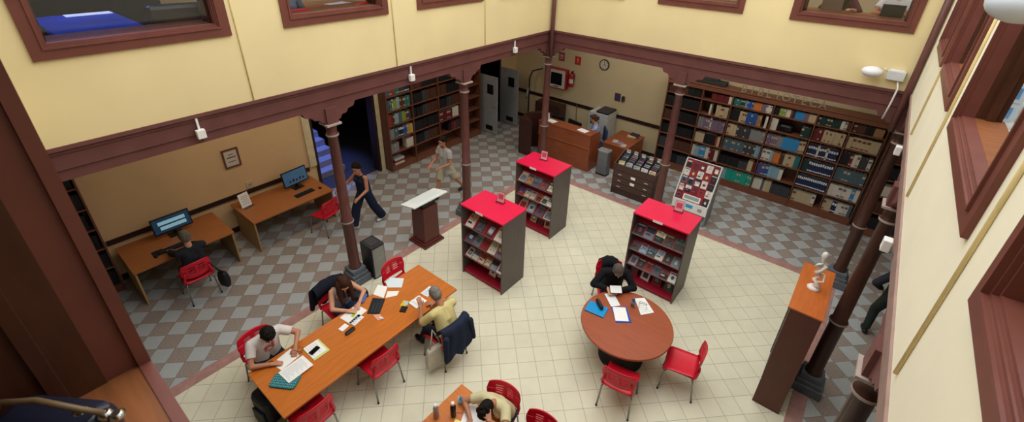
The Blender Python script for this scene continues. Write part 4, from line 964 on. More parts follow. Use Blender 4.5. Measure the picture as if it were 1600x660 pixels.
# ---- computers on the desks
def computer(x, y, rz, label, scr, w=.56, h=.33, tilt=10):
    t = thing('desktop_monitor', label, 'monitor', (x, y, .75), rz)       # screen faces +y locally
    a = MB(); a.box(-.12, .12, -.1, .1, 0, .015); part('stand_base', a, black, t, .004)
    a = MB(); a.box(-.03, .03, -.05, -.02, .015, .22); part('stand_neck', a, black, t)
    a = MB(); a.m = Matrix.Translation((0, 0, .09)) @ Matrix.Rotation(R(tilt), 4, 'X'); a.box(-w/2, w/2, -.02, .02, 0, h); part('housing', a, black, t, .006)
    b = MB(); b.m = a.m.copy(); b.box(-w/2+.02, w/2-.02, .02, .0215, .03, h-.02); s = part('screen', b, mat('screen_'+scr, scr, rough=.2, var=.3, scale=8, emit=.55), t)
    c = MB(); c.m = a.m.copy()
    if scr == '20364a':
        c.box(-.23, .2, .0215, .022, .08, .15); c.box(-.23, .22, .0215, .022, .18, .25)
    else:
        for i in range(5): c.box(-.2+.08*i, -.16+.08*i, .0215, .022, .08, .13+.02*(i % 2))
    part('screen_content', c, mat('screen_bright_'+scr, '7fa8b8' if scr == '20364a' else '2a2f3a', rough=.3, var=.1, emit=.6 if scr == '20364a' else 0), s)
computer(-2.98, -8.13, -pi/2, 'wide monitor with a bright two-row page on the nearer desk', '20364a', .64, .33)
computer(-2.93, -5.68, -pi/2+.1, 'monitor showing a blue picture on the farther desk', '35506a', .6, .36)
def keyboard(x, y, rz, label):
    t = thing('keyboard', label, 'keyboard', (x, y, .75), rz)
    a = MB(); a.box(-.22, .22, -.075, .075, 0, .018); part('case', a, black, t, .005)
    a = MB()
    for i in range(13):
        for j in range(4): a.box(-.2+.031*i, -.175+.031*i, -.06+.031*j, -.036+.031*j, .018, .023)
    o = part('keys', a, flat('26282c'), t)
keyboard(-2.52, -8.33, pi/2, 'black keyboard under the hands at the nearer desk'); keyboard(-2.55, -5.72, pi/2+.05, 'black keyboard on the farther desk')
def mouse(x, y, label):
    t = thing('computer_mouse', label, 'mouse', (x, y, .75)); a = MB(); a.ell((0, 0, .012), (.055, .032, .022), 14, 8); part('shell', a, black, t)
    a = MB(); a.cap((-.03, 0, .032), .006, (-.01, 0, .034), .006, 8); part('scroll_wheel', a, flat('55585c'), t)
mouse(-2.5, -5.37, 'black mouse at the right end of the farther desk'); mouse(-2.45, -8.62, 'black mouse on its pad at the nearer desk')
a = MB(); a.prism(rpoly(.2, .18, .02), 0, .003); solo('mouse_pad', a, flat('191a1e'), 'black mouse pad at the left part of the nearer desk', 'mouse pad', (-2.55, -8.56, .7502))
t = thing('desk_sign', 'white A4 notice standing on the left end of the farther desk', 'sign', (-2.95, -6.8, .75), R(-80))
a = MB(); a.m = Matrix.Rotation(R(14), 4, 'X'); a.box(-.11, .11, 0, .004, 0, .31); part('sheet', a, white, t)
b = MB(); b.m = a.m.copy()
for i in range(6): b.box(-.08, .08-.03*(i % 2), .004, .0045, .06+.035*i, .07+.035*i)
part('printed_text', b, flat('a8a8b0'), t)
a = MB(); a.box(-.11, .11, 0, .1, 0, .004); part('foot', a, acr, t)
# wall things on the left
t = thing('framed_notice', 'small brown-framed notice hanging on the left wall above the desks', 'picture', (XL, -6.71, 1.74))
a = MB()
for z0, z1, y0, y1 in ((-.21, -.18, -.16, .16), (.18, .21, -.16, .16), (-.18, .18, -.16, -.13), (-.18, .18, .13, .16)): a.box(0, .03, y0, y1, z0, z1)
part('frame', a, case_w, t)
a = MB(); a.box(0, .012, -.13, .13, -.18, .18); sh = part('printed_sheet', a, flat('cfc9c0'), t)
a = MB(); a.box(.012, .0125, -.09, .09, .0, .03); a.box(.012, .0125, -.05, .05, .07, .09); a.box(.012, .0125, -.07, .07, -.09, -.07); part('printed_text', a, flat('6a6460'), sh)
t = thing('wall_socket', 'pale socket plate on the left wall above the rail', 'socket', (XL, -6.5, 1.0)); a = MB(); a.box(0, .015, -.08, .08, -.08, .08); part('plate', a, flat('c9bda0'), t, .004)
a = MB(); a.box(.015, .018, -.04, .04, -.03, .03); part('outlet', a, flat('a99f88'), t)
# black shoulder bag hanging on the desk chair
def bag(name, label, cat, loc, rz, w, d, h, m, strap, strap_m=None, cone=.8):
    t = thing(name, label, cat, loc, rz); a = MB(); n = 6
    for i in range(n): pass
    pr = [rpoly(w*(cone+(1-cone)*sin(pi*min(1, .15+z*.85))), d*(.55+.45*sin(pi*(.12+.76*z))), min(w, d)*.2, 4) for z in (0, .2, .45, .7, .9, 1)]
    vs = []; k = len(pr[0])
    for z, p in zip((0, .2, .45, .7, .9, 1), pr): vs += [(x, y, z*h) for x, y in p]
    fs = [(i*k+j, i*k+(j+1) % k, (i+1)*k+(j+1) % k, (i+1)*k+j) for i in range(5) for j in range(k)]+[tuple(range(k-1, -1, -1)), tuple(range(5*k, 6*k))]
    a.add(vs, fs, 0, True); part('bag_body', a, m, t)
    b = MB(); b.tube(strap, .011, 6); part('strap', b, strap_m or m, t)
    return t
bag('shoulder_bag', 'black shoulder bag hanging from the nearer desk chair', 'bag', (-1.60, -7.93, .12), R(20), .2, .12, .3, flat('1b1c22'), [(-.02, 0, .28), (-.05, -.06, .45), (-.08, -.12, .62), (-.06, -.08, .5), (.03, 0, .28)])
bag('tote_bag', 'off-white cloth tote bag hanging from the chair of person in yellow', 'bag', (2.72, -6.60, .1), R(80), .34, .1, .42, mat('tote_cloth', 'cac2b4', rough=.9, var=.1, scale=14, bump=.2), [(-.1, 0, .4), (-.03, .03, .62), (.0, .05, .74), (.04, .03, .62), (.11, 0, .4)], cone=.72)
a = MB(); a.prism(rpoly(.34, .24, .08), 0, .5); o = solo('backpack', a, flat('1a1b21'), 'black backpack standing on the floor under the near table end', 'backpack', (1.50, -8.62, 0), R(10), bevel=.06)
a = MB(); a.box(-.12, .12, -.15, -.12, .06, .28); part('front_pocket', a, flat('22232a'), o, .02)
a = MB(); a.tube([(-.04, .02, .48), (-.03, .02, .54), (.03, .02, .54), (.04, .02, .48)], .01, 6); part('carry_handle', a, flat('22232a'), o)
a = MB(); a.prism(rpoly(.3, .3, .1), 0, .34); o = solo('backpack', a, flat('20222c'), 'dark bag on the floor behind the long-haired person by the column', 'backpack', (.62, -6.55, 0), R(20), bevel=.08)
a = MB(); a.tube([(-.08, 0, .33), (-.05, 0, .40), (.05, 0, .40), (.08, 0, .33)], .012, 6); part('carry_handle', a, flat('2a2c38'), o)

# ---- counter things
def flat_paper(x, y, z, deg, label): sheet('loose_paper', label, 'paper', rect(x, y, .3, .21, deg), 'eef2f6', .002, z)
flat_paper(-.36, .92, 1.151, -10, 'white sheet at the left end of the wooden counter top'); flat_paper(.72, .92, 1.151, -8, 'white sheet at the right end of the wooden counter top')
t = thing('sign_holder', 'white upright card at the left end of the counter', 'sign holder', (-.56, .98, 1.15), R(-10)); a = MB(); a.box(-.075, .075, 0, .006, 0, .2); part('card', a, flat('eef2f6'), t)
a = MB(); a.box(-.075, .075, -.02, .05, 0, .004); part('foot', a, acr, t)
def back_monitor(x, y, z, rz, label, w=.52):
    t = thing('desktop_monitor', label, 'monitor', (x, y, z), rz)
    a = MB(); a.box(-.1, .1, -.1, .1, 0, .015); part('stand_base', a, black, t); a = MB(); a.box(-.03, .03, -.02, .02, .015, .2); part('stand_neck', a, black, t)
    a = MB(); a.box(-w/2, w/2, -.02, .03, .1, .44); part('housing', a, black, t, .008); a = MB(); a.box(-w/2+.02, w/2-.02, .03, .032, .12, .42); part('screen', a, mat('screen_lit', '5a7894', rough=.2, emit=.5, var=.05), t)
back_monitor(.18, 1.35, .732, R(-12), 'black monitor behind the counter beside the librarian'); back_monitor(-.42, 1.35, .732, R(8), 'black monitor behind the left end of the counter', .4)
t = thing('desk_phone', 'dark red and black phone behind the counter', 'phone', (-.12, 1.31, .732)); a = MB(); a.box(-.08, .08, -.08, .07, 0, .05); part('base', a, flat('5a2a2c'), t, .01); a = MB(); a.cap((-.06, -.03, .065), .018, (-.06, .06, .065), .018); part('handset', a, black, t)
for x, y, c, lb in ((1.38, 1.72, 'b9bcc4', 'grey printed leaflets at the left of the side desk'), (1.56, 1.68, '8a7f96', 'mauve printed leaflets in the middle of the side desk'), (1.70, 1.60, 'c4bfb8', 'pale printed leaflets near the front corner of the side desk')): sheet('leaflet', lb, 'leaflet', rect(x, y, .14, .2, 8), c, .004, lines=('7a7f8c', 4))
for k, (c, lb) in enumerate((('c9b48c', 'cream book at the bottom of the side desk stack'), ('d8cbb0', 'pale book in the middle of the side desk stack'), ('2a2c33', 'dark book on top of the side desk stack'))):
    a = MB(); a.box(-.13, .13, -.1, .1, 0, .03); solo('stacked_book', a, flat(c), lb, 'book', (1.60+.03*k, 2.36+.01*k, .7501+.0302*k), R(10-6*k), bevel=.004)
# ---- back wall things
yb = YB
t = thing('wall_clock', 'round black-rimmed clock on the back wall', 'clock', (.08, yb, 2.53)); MX = Matrix.Rotation(pi/2, 4, 'X')
a = MB(); a.m = MX; a.lathe([(.17, 0), (.17, .03), (.145, .04), (.145, .02)], 32); part('rim', a, flat('35302e', .4), t)
a = MB(); a.m = MX; a.lathe([(.143, .012), (.143, .026)], 32); f_ = part('dial', a, flat('c3bdae'), t)
a = MB(); a.box(-.006, .006, -.033, -.028, -.01, .1); part('minute_hand', a, flat('202020'), f_); a = MB(); a.m = Matrix.Rotation(R(115), 4, 'Y'); a.box(-.008, .008, -.033, -.028, -.01, .07); part('hour_hand', a, flat('202020'), f_)
a = MB()
for i in range(12): a.m = Matrix.Rotation(2*pi*i/12, 4, 'Y'); a.box(-.005, .005, -.0285, -.026, .105, .135)
part('hour_marks', a, flat('303030'), f_)
t = thing('fire_extinguisher', 'red fire extinguisher hanging on the back wall below its sign', 'fire extinguisher', (-1.0, yb-.1, 1.62))
fr_ = mat('extinguisher_red', 'a8222a', rough=.35)
a = MB(); a.lathe([(.08, 0), (.085, .02), (.085, .36), (.06, .42), (.03, .44)], 20); part('cylinder', a, fr_, t)
a = MB(); a.lathe([(.03, .44), (.03, .5)], 12); part('valve', a, black, t); a = MB(); a.tube([(0, -.02, .5), (.08, -.03, .54)], .012, 6); part('handle', a, black, t)
a = MB(); a.tube([(.03, 0, .47), (.12, -.02, .42), (.11, -.04, .2), (.1, -.04, .1)], .012, 7); part('hose', a, black, t)
a = MB(); a.lathe([(.0865, .12), (.0865, .26)], 20); part('instruction_band', a, flat('d0c9c0'), t)
t = thing('fire_hose_cabinet', 'red fire hose cabinet with dark glass on the back wall', 'fire hose cabinet', (-1.52, yb, 1.8))
a = MB(); a.box(-.36, .36, -.2, 0, -.33, .33); part('cabinet_body', a, fr_, t, .01); a = MB(); a.box(-.33, .33, -.215, -.2, -.3, .3); dd = part('door', a, flat('c9c6c4', .4), t); a = MB(); a.box(-.22, .22, -.218, -.215, -.2, .2); part('glass_pane', a, darkw, dd); a = MB(); a.box(-.1, .1, -.22, -.215, -.27, -.24); part('lower_label', a, flat('8a2328'), dd)
def wallsign(x, z, w, h, c, label, kind):
    t = thing('safety_sign', label, 'sign', (x, yb, z)); a = MB(); a.box(-w/2, w/2, -.008, 0, -h/2, h/2); p_ = part('plate', a, flat(c), t)
    wm = flat('e8dfd8')
    if kind: text('symbol', '!', .2, wm, p_, (0, -.0085, -.07), (pi/2, 0, 0), .001)
    else: a = MB(); a.box(-.07, .07, -.0095, -.008, .0, .07); a.box(-.07, .05, -.0095, -.008, -.07, -.03); part('pictogram', a, flat('c99a94'), p_)
wallsign(-1.5, 2.5, .22, .28, '94443e', 'small faded red sign above the fire hose cabinet', 0); wallsign(-.88, 2.48, .22, .27, 'b8302c', 'red safety sign with a white exclamation mark above the extinguisher', 1)
t = thing('small_poster', 'small red and blue poster on the back wall', 'poster', (.66, yb+.003, 1.61)); a = MB(); a.box(-.1, .1, -.006, 0, -.13, .13); p_ = part('sheet', a, flat('6a2a34'), t); a = MB(); a.box(-.08, .08, -.008, -.006, -.02, .1); a.box(-.06, .06, -.008, -.006, -.1, -.05); part('printed_panel', a, flat('34406a'), p_)
t = thing('thermostat', 'dark oval wall device beside the small poster', 'thermostat', (.86, yb+.003, 1.6)); a = MB(); a.m = MX; a.prism(rpoly(.11, .2, .05), 0, .04); part('housing', a, flat('4a4440', .4), t, .006); a = MB(); a.box(-.03, .03, -.042, -.04, .0, .06); part('display', a, flat('25211f', .3), t)
a = MB(); a.tube([(-.75, yb-.02, 1.05), (-.74, yb-.02, .6), (-.7, yb-.03, .3)], .012, 6); solo('wall_cable', a, flat('6a5f52'), 'thin cable hanging down the back wall behind the counter', 'cable')
# bent handrail and coat on the far left
t = thing('coat_stand', 'dark bent metal coat stand by the back wall, pale cloth on it', 'coat stand', (-2.45, 2.55, 0)); bm_ = flat('2b2628', .4)
a = MB(); a.tube([(0, 0, 0), (0, 0, 1.7), (.12, 0, 1.95), (.5, .05, 2.1)], .025, 8); part('bent_pole', a, bm_, t); a = MB(); a.lathe([(.2, 0), (.2, .03), (.04, .05)], 18); part('base', a, bm_, t)
a = MB(); a.tube([(0, -.05, 1.35), (-.03, -.08, 1.1), (-.06, -.06, .95)], [.02, .05, .03], 8); part('hanging_cloth', a, flat('8f8c8c', .8), t)
a = MB(); a.box(-.5, .5, -.2, .2, 0, 1.0); o = solo('dark_cabinet', a, [wood('dark_counter_wood', '3d211b')], 'dark low wooden cabinet against the far left part of back wall', 'cabinet', (-1.55, 2.6, 0), bevel=.01)
a = MB(); a.box(-.48, -.01, -.215, -.2, .06, .95); a.box(.01, .48, -.215, -.2, .06, .95); part('door_fronts', a, wood('dark_counter_wood', '3d211b'), o)
# ---- things in the upper rooms
def laptop(x, y, z, rz, label, c):
    t = thing('laptop', label, 'laptop', (x, y, z), rz); a = MB(); a.box(-.16, .16, -.11, .11, 0, .015); part('base', a, flat(c, .4), t, .004)
    a = MB(); a.m = Matrix.Translation((0, -.11, .015)) @ Matrix.Rotation(R(15), 4, 'X'); a.box(-.16, .16, -.006, .006, 0, .22); part('lid', a, flat(c, .4), t, .003)
def upper_table(x0, x1, y0, y1, label, name='gallery_table'):
    t = thing(name, label, 'table', ((x0+x1)/2, (y0+y1)/2, 4.2)); w_, d = (x1-x0)/2, (y1-y0)/2
    a = MB(); a.box(-w_, w_, -d, d, .76, .8); part('tabletop', a, desk_w, t)
    for sx in (-1, 1):
        for sy in (-1, 1): a = MB(); a.box(sx*(w_-.05)-.025, sx*(w_-.05)+.025, sy*(d-.05)-.025, sy*(d-.05)+.025, 0, .76); part('leg', a, desk_e, t)
upper_table(4.9, 7.0, .5, 1.1, 'upstairs table behind the right window of the back wall')
laptop(5.65, .72, 5.0, 0, 'brown-backed laptop in front of the dark-haired person upstairs', '7a6256'); laptop(6.52, .72, 5.0, .1, 'dark laptop in front of the upstairs person in white', '22252c')
upper_table(-1.2, -.5, -6.7, -4.9, 'upstairs table behind the second left window')
sheet('loose_paper', 'white papers on the upstairs table behind the second left window', 'paper', rect(-.7, -5.3, .3, .4, 10), 'e8eef4', .003, 5.001)
up_ch = dup(c0, (-.42, -6.3, 4.2), R(90), 'red chair upstairs behind the second left window, left one'); dup(c0, (-.42, -5.2, 4.2), R(100), 'red chair upstairs behind the second left window, right one')
# blue-lit table behind the near left window
t = thing('display_table', 'dark table with a blue-lit top behind the nearest left window', 'table', (-1.35, -8.47, 4.2)); a = MB(); a.box(-.75, .75, -.42, .42, .75, .8); part('tabletop', a, mat('blue_lit_top', '2546a8', rough=.3, var=.5, scale=2, emit=.16), t); a = MB(); a.box(-.65, .65, -.36, .36, 0.005, .75); part('cabinet_base', a, black, t); a = MB(); a.box(-.74, -.55, -.1, .4, .8, .805); part('bright_sheet', a, mat('bright_paper', 'dfe6f5', emit=.5, var=.02), t)  # blue light on top and bright sheet put in as colour and emission
def armchair(x, y, rz, label, seat):
    t = thing('armchair', label, 'armchair', (x, y, 4.2), rz); a = MB(); a.box(-.3, .3, -.3, .3, .12, .42); part('seat_base', a, black, t, .03); a = MB(); a.box(-.22, .22, -.2, .28, .42, .5); part('cushion', a, seat, t, .03)
    a = MB(); a.box(-.3, .3, -.38, -.22, .12, 1.05); part('backrest', a, black, t, .05)
    for s in (-1, 1):
        a = MB(); a.box(s*.33-.05, s*.33+.05, -.3, .3, .12, .68); part('armrest', a, black, t, .03)
        for q in (-.25, .25): a = MB(); a.tube([(s*.25, q, .12), (s*.27, q, 0)], .02, 8); part('leg', a, black, t)
armchair(-.75, -7.68, R(80), 'black armchair with a blue cushion behind the nearest left window', mat('blue_cushion', '2546a8', rough=.6, emit=.1)); armchair(-1.0, -9.2, R(-60), 'all-black armchair in the dark room behind the nearest left window', black)
a = MB(); a.box(-.05, .05, -.5, .5, 0, 2.6); solo('curtain', a, mat('black_curtain', '17151a', rough=.9), 'black curtain panel in the dark room behind nearest left window', 'curtain', (-2.6, -9.0, 4.2))
a = MB(); a.box(-.05, .05, -1.4, 1.4, 0, 2.9); solo('curtain', a, mat('black_curtain', '17151a', rough=.9), 'wide black curtain at the back of the dark upstairs room', 'curtain', (-3.0, -8.6, 4.2))
# white cabinet with blue panels seen through the right window
t = thing('glass_cabinet', 'white cabinet with blue glass panels seen through the right wall window', 'cabinet', (8.15, -3.2, 4.2))
a = MB(); a.box(-.65, .65, .0, .4, 0, 1.0); part('cabinet_body', a, white, t)
for z in (.39, .59):
    for k in range(4):
        x = -.47+.31*k; b = MB(); b.box(x-.145, x+.145, -.02, 0, z, z+.18); d_ = part('door', b, flat('aeb8bf'), t)
        b = MB(); b.box(x-.105, x+.105, -.026, -.02, z+.035, z+.145); part('glass_pane', b, mat('blue_glass', '4f7fae', rough=.2, var=.15), d_)
t = thing('side_table', 'white side table in front of the blue-panelled cabinet upstairs', 'table', (8.15, -3.75, 4.2))
a = MB(); a.box(-.65, .65, -.5, .5, .28, .32); part('tabletop', a, white, t)
for sx in (-.6, .6):
    for sy in (-.45, .45): a = MB(); a.box(sx-.02, sx+.02, sy-.02, sy+.02, 0, .28); part('leg', a, white, t)
# bag with metal buckles on the window sill beside the viewer
t = thing('handbag', 'dark handbag with metal buckles on the sill beside the viewer', 'bag', (5.32, -9.87, 5.012), R(35))
nv = mat('navy_leather', '1b1d2e', rough=.35, var=.15, bump=.05); mt_ = mat('buckle_metal', 'c9c9c4', rough=.2, metal=1, var=.03)
a = MB(); a.prism(rpoly(.26, .13, .05), 0, .13); part('bag_body', a, nv, t, .03)
a = MB(); a.tube([(-.13, -.03, .11), (-.1, 0, .17), (0, .0, .19), (.1, 0, .17), (.13, .03, .11)], .007, 8); part('strap', a, mat('strap_leather', '6a563c', rough=.5), t)
for x in (.06, .12, .15): a = MB(); a.lathe([(.016, 0), (.018, .008), (.01, .014)], 12, (x, .02, .12)); part('buckle', a, mt_, t)
# ================================================================ PEOPLE
skin_l = mat('skin_light', 'd09a7c', rough=.55, var=.06, scale=12); skin_t = mat('skin_tan', 'b87f62', rough=.55, var=.06, scale=12); skin_p = mat('skin_pale', 'd6aa90', rough=.55, var=.06, scale=12)
def hairm(c): return mat('hair_'+c, c, rough=.8, spec=.2, var=.3, scale=40, stretch=(1, 1, .2), bump=.3)
def cloth(n, c, var=.1): return mat('cloth_'+n, c, rough=.85, var=var, scale=9, bump=.35, spec=.15)
def remesh(name, mb, m, parent, vox, smooth=4):
    me = mb.mesh(name, m); o = bpy.data.objects.new(name+'_src', me); COL.objects.link(o)
    r = o.modifiers.new('r', 'REMESH'); r.mode = 'VOXEL'; r.voxel_size = vox
    if smooth: s = o.modifiers.new('s', 'SMOOTH'); s.iterations = smooth; s.factor = .5
    dg = bpy.context.evaluated_depsgraph_get(); dg.update()
    me2 = bpy.data.meshes.new_from_object(o.evaluated_get(dg)); bpy.data.objects.remove(o)
    me2.name = name; me2.materials.clear(); me2.materials.append(m)
    me2.polygons.foreach_set('use_smooth', [True]*len(me2.polygons)); me2.update()
    return link(name, me2, parent)
def ik(S, T, a, b, pole):
    S, T, pole = V(S), V(T), V(pole); d = T-S; L = min(d.length, (a+b)*.995); d.normalize(); T = S+d*L
    x = (a*a-b*b+L*L)/(2*L); h = sqrt(max(0, a*a-x*x))
    p = pole-d*pole.dot(d)
    p = p.normalized() if p.length > 1e-5 else V((0, 0, -1))
    return S+d*x+p*h, T
def person(label, loc, rz, skin, hair, top, bottom, shoes, pelvis_z, lean=0, twist=0, head=(0, 0), hands=None, feet=None, poles=None, female=False, sleeve=.55, legs='long', hairstyle='short', wide=0, straps=False, scale=1.0, hand_dirs=(None, None), roll=0, glasses=False, beard=False, hem=.06, legless=False, group=None):
    """local axes: facing +y, right hand +x; hands and feet given in world coordinates"""
    root = thing('person', label, 'person', (loc[0], loc[1], loc[2] if len(loc) > 2 else 0), rz, group)
    MI = (Matrix.Translation(root.location) @ Matrix.Rotation(rz, 4, 'Z')).inverted()
    k = scale*(.95 if female else 1)
    P = V((0, 0, pelvis_z)); lr = R(lean); rr = R(roll)
    sp = V((sin(rr), sin(lr)*cos(rr), cos(lr)*cos(rr))).normalized(); tw = R(twist); X = V((cos(tw), sin(tw), 0)); X = (X-sp*X.dot(sp)).normalized(); F = sp.cross(X)*-1
    F = X.cross(sp)*-1 if X.cross(sp).y > 0 else X.cross(sp)
    F = sp.cross(X)
    chest = P+sp*.30*k; nb = P+sp*.50*k
    shw = (.165 if female else .19)*k
    sh = [nb-sp*.055*k+X*s*shw for s in (-1, 1)]
    # F points forward
    hp, hy = R(lean+head[0]), R(head[1])
    up_ = V((sin(rr)*.5, sin(hp), cos(hp))).normalized(); hx = V((cos(hy+tw), sin(hy+tw), 0)); hx = (hx-up_*hx.dot(up_)).normalized(); hf = up_.cross(hx)
    hc = nb+sp*.045*k+up_*.145*k+hf*.02
    HM = Matrix(((hx.x, hf.x, up_.x, hc.x), (hx.y, hf.y, up_.y, hc.y), (hx.z, hf.z, up_.z, hc.z), (0, 0, 0, 1)))
    hips = [P+V((s*.09*k, 0, 0)) for s in (-1, 1)]
    B = MB()      # the whole body, one surface
    tb = lambda mb, g, f0=False: ([mb.cap(P+X*s*.07*k+V((0, 0, -.02)), (.105+g)*k, chest+X*s*.065*k, (.10+g)*k, 12) for s in (-1, 1)], [mb.cap(chest+X*s*.065*k, (.10+g)*k, nb-sp*.1*k+X*s*.085*k, (.085+g)*k, 12) for s in (-1, 1)], mb.cap(sh[0]+X*.02, (.055+g)*k, sh[1]-X*.02, (.055+g)*k, 12), mb.cap(chest, (.11+g)*k, nb-sp*.06*k, (.07+g)*k, 12))
    tb(B, 0)
    if female:
        for s in (-1, 1): B.ell(chest+sp*.06*k+X*s*.075*k+F*.075*k, (.06, .06, .06))
    B.cap(nb-sp*.03, .056*k, hc-up_*.06, .052*k)
    B.m = HM
    B.ell((0, -.012, .03), (.077*k, .098*k, .095*k), 18, 12); B.ell((0, .02, -.035), (.062*k, .075*k, .085*k), 16, 10)
    B.cap((0, .09, .012), .010, (0, .112, -.022), .014, 8); B.cap((-.02, .082, -.062), .013, (.02, .082, -.062), .013, 8); B.cap((-.012, .07, -.1), .02, (.012, .07, -.1), .02, 8)
    for s in (-1, 1): B.ell((s*.078*k, -.005, -.01), (.013, .022, .033)); B.cap((s*.02, .084, .028), .012, (s*.05, .07, .025), .012, 8)
    B.m = None
    # arms and hands
    ua, fa = .285*k, .25*k
    el, wr, hd = [], [], []
    for i, s in enumerate((-1, 1)):
        T_ = HM @ V(hands[i][1:]) if hands[i][0] == 'H' else MI @ V(hands[i])
        po = V(poles[i]) if poles and poles[i] else V((s*.8, -.2, -.7))
        e, w_ = ik(sh[i], T_, ua, fa, po)
        B.cap(sh[i], .05*k, e, .041*k); B.cap(e, .04*k, w_, .027*k)
        d = (w_-e).normalized()
        n = V((0, 0, -1))
        if hand_dirs[i]:
            if hand_dirs[i][0] == 'H': d = (HM.to_3x3() @ V(hand_dirs[i][1:4])).normalized(); n = (V(hc)-T_).normalized()
            else: d = (MI.to_3x3() @ V(hand_dirs[i])).normalized()
        n = n-d*n.dot(d)
        if n.length < .2: n = V((0, -1, 0))-d*V((0, -1, 0)).dot(d)
        n.normalize(); lat = d.cross(n)          # lat: palm's width axis
        if lat.dot(V((s, 0, 0))) < 0: lat = -lat  # little-finger side outwards
        kn = w_+d*.085*k
        for q in (-.026, -.009, .009, .026): B.cap(w_+lat*q*.7, .016, kn+lat*q, .0125, 8)
        for q, L_, sp_ in ((-.029, .066, -.1), (-.010, .076, -.03), (.010, .071, .04), (.029, .055, .13)):
            a0 = kn+lat*q; d1 = (d+lat*sp_+n*.28).normalized(); a1 = a0+d1*L_*.5; d2_ = (d+lat*sp_*.5+n*.85).normalized()
            B.cap(a0, .0098, a1, .0092, 8); B.cap(a1, .0092, a1+d2_*L_*.5, .008, 8)
        t0 = w_+d*.025-lat*.024; t1 = t0+(d*.6-lat*.75+n*.25).normalized()*.042; B.cap(t0, .014, t1, .0105, 8); B.cap(t1, .0105, t1+(d*.9-lat*.1+n*.35).normalized()*.03, .009, 8)
        el.append(e); wr.append(w_)
    # legs
    kne, ank = [], []
    if not legless:
        for i, s in enumerate((-1, 1)):
            f = MI @ V(feet[i]); A = f+V((0, -.03, .085))
            kp = V((s*.15, 1, .35))
            e, A2 = ik(hips[i], A, .43*k, .42*k, kp)
            B.cap(hips[i], .088*k, e, .056*k); B.cap(e, .054*k, A, .038*k); B.cap(A-V((0, 0, .04)), .036, A+V((0, .14, -.05)), .026)
            kne.append(e); ank.append(A)
    body = remesh('body', B, skin, root, .0075, 3)
    # face details
    fc = MB(); fc.m = HM
    for s in (-1, 1): fc.ell((s*.031, .083, .012), (.0105, .006, .006), 8, 6)
    part('eyes', fc, flat('30241f', .25), body)
    fc = MB(); fc.m = HM; fc.cap((-.02, .0955, -.062), .0045, (.02, .0955, -.062), .0045, 8); part('mouth', fc, flat('9a554c', .5), body)
    fc = MB(); fc.m = HM
    for s in (-1, 1): fc.cap((s*.016, .0975, .034), .005, (s*.048, .082, .033), .004, 6)
    part('eyebrows', fc, hairm(hair), body)
    if glasses:
        g_ = MB(); g_.m = HM
        for s in (-1, 1): g_.tube([(s*.034+.024*cos(2*pi*i/12), .106, .01+.019*sin(2*pi*i/12)) for i in range(13)], .003, 6); g_.tube([(s*.058, .104, .014), (s*.08, 0, .012)], .0025, 6)
        part('eyeglasses', g_, flat('2a2220', .3), root)
    # hair
    H = MB(); H.m = HM
    H.ell((0, -.026, .045), (.086*k, .104*k, .096*k), 18, 12); H.ell((0, -.045, .0), (.084*k, .082*k, .09*k), 16, 10)
    for s in (-1, 1): H.cap((s*.076, .0, .06), .018, (s*.08, -.015, .005), .014, 8)
    if hairstyle != 'long': H.cap((-.035, .05, .1), .022, (.035, .05, .1), .022, 8)
    if beard: H.cap((-.045, .05, -.085), .017, (0, .078, -.112), .017, 8); H.cap((.045, .05, -.085), .017, (0, .078, -.112), .017, 8)
    if hairstyle == 'messy':
        rn = random.Random(3)
        for _ in range(26): a_ = rn.uniform(0, 2*pi); b_ = rn.uniform(.2, 1.3); q = V((.08*cos(a_)*sin(b_), -.025+.095*sin(a_)*sin(b_), .05+.09*cos(b_))); H.ell(q, (.026, .026, .022), 8, 6)
    if hairstyle == 'bun': H.ell((0, -.13, .05), (.045, .045, .045))
    if hairstyle == 'long':
        rn = random.Random(4)
        H.m = None; dn = V((0, 0, -1))
        for s in (-1, 1):
            for q, (dx, dy, L1) in enumerate(((.075, .035, .30), (.088, .0, .34), (.08, -.045, .30), (.05, -.085, .32))):
                p0 = HM @ V((s*dx, dy, .015)); p1 = p0+dn*.13+X*s*.012+F*.01; p2 = p1+dn*(L1-.13)+F*(.02+.02*(q % 2))-X*s*.01*q
                H.cap(p0, .04, p1, .038); H.cap(p1, .038, p2, .02)
            H.cap(HM @ V((s*.04, -.1, .04)), .05, nb-F*.1+X*s*.06-sp*.12, .045)
    H.m = None
    remesh('hair', H, hairm(hair), body, .008, 2)
    # shirt
    g = .017
    C = MB()
    for s in (-1, 1):
        C.cap(P-sp*hem+X*s*.07*k, (.108+g)*k, chest+X*s*.065*k, (.10+g)*k, 14, flat0=True)
        C.cap(chest+X*s*.065*k, (.10+g)*k, nb-sp*.1*k+X*s*.085*k, (.085+g*.9)*k, 14)
    C.cap(chest, (.11+g)*k, nb-sp*.075*k, (.068+g)*k, 14)
    if female:
        for s in (-1, 1): C.ell(chest+sp*.06*k+X*s*.075*k+F*.08*k, (.066, .066, .066))
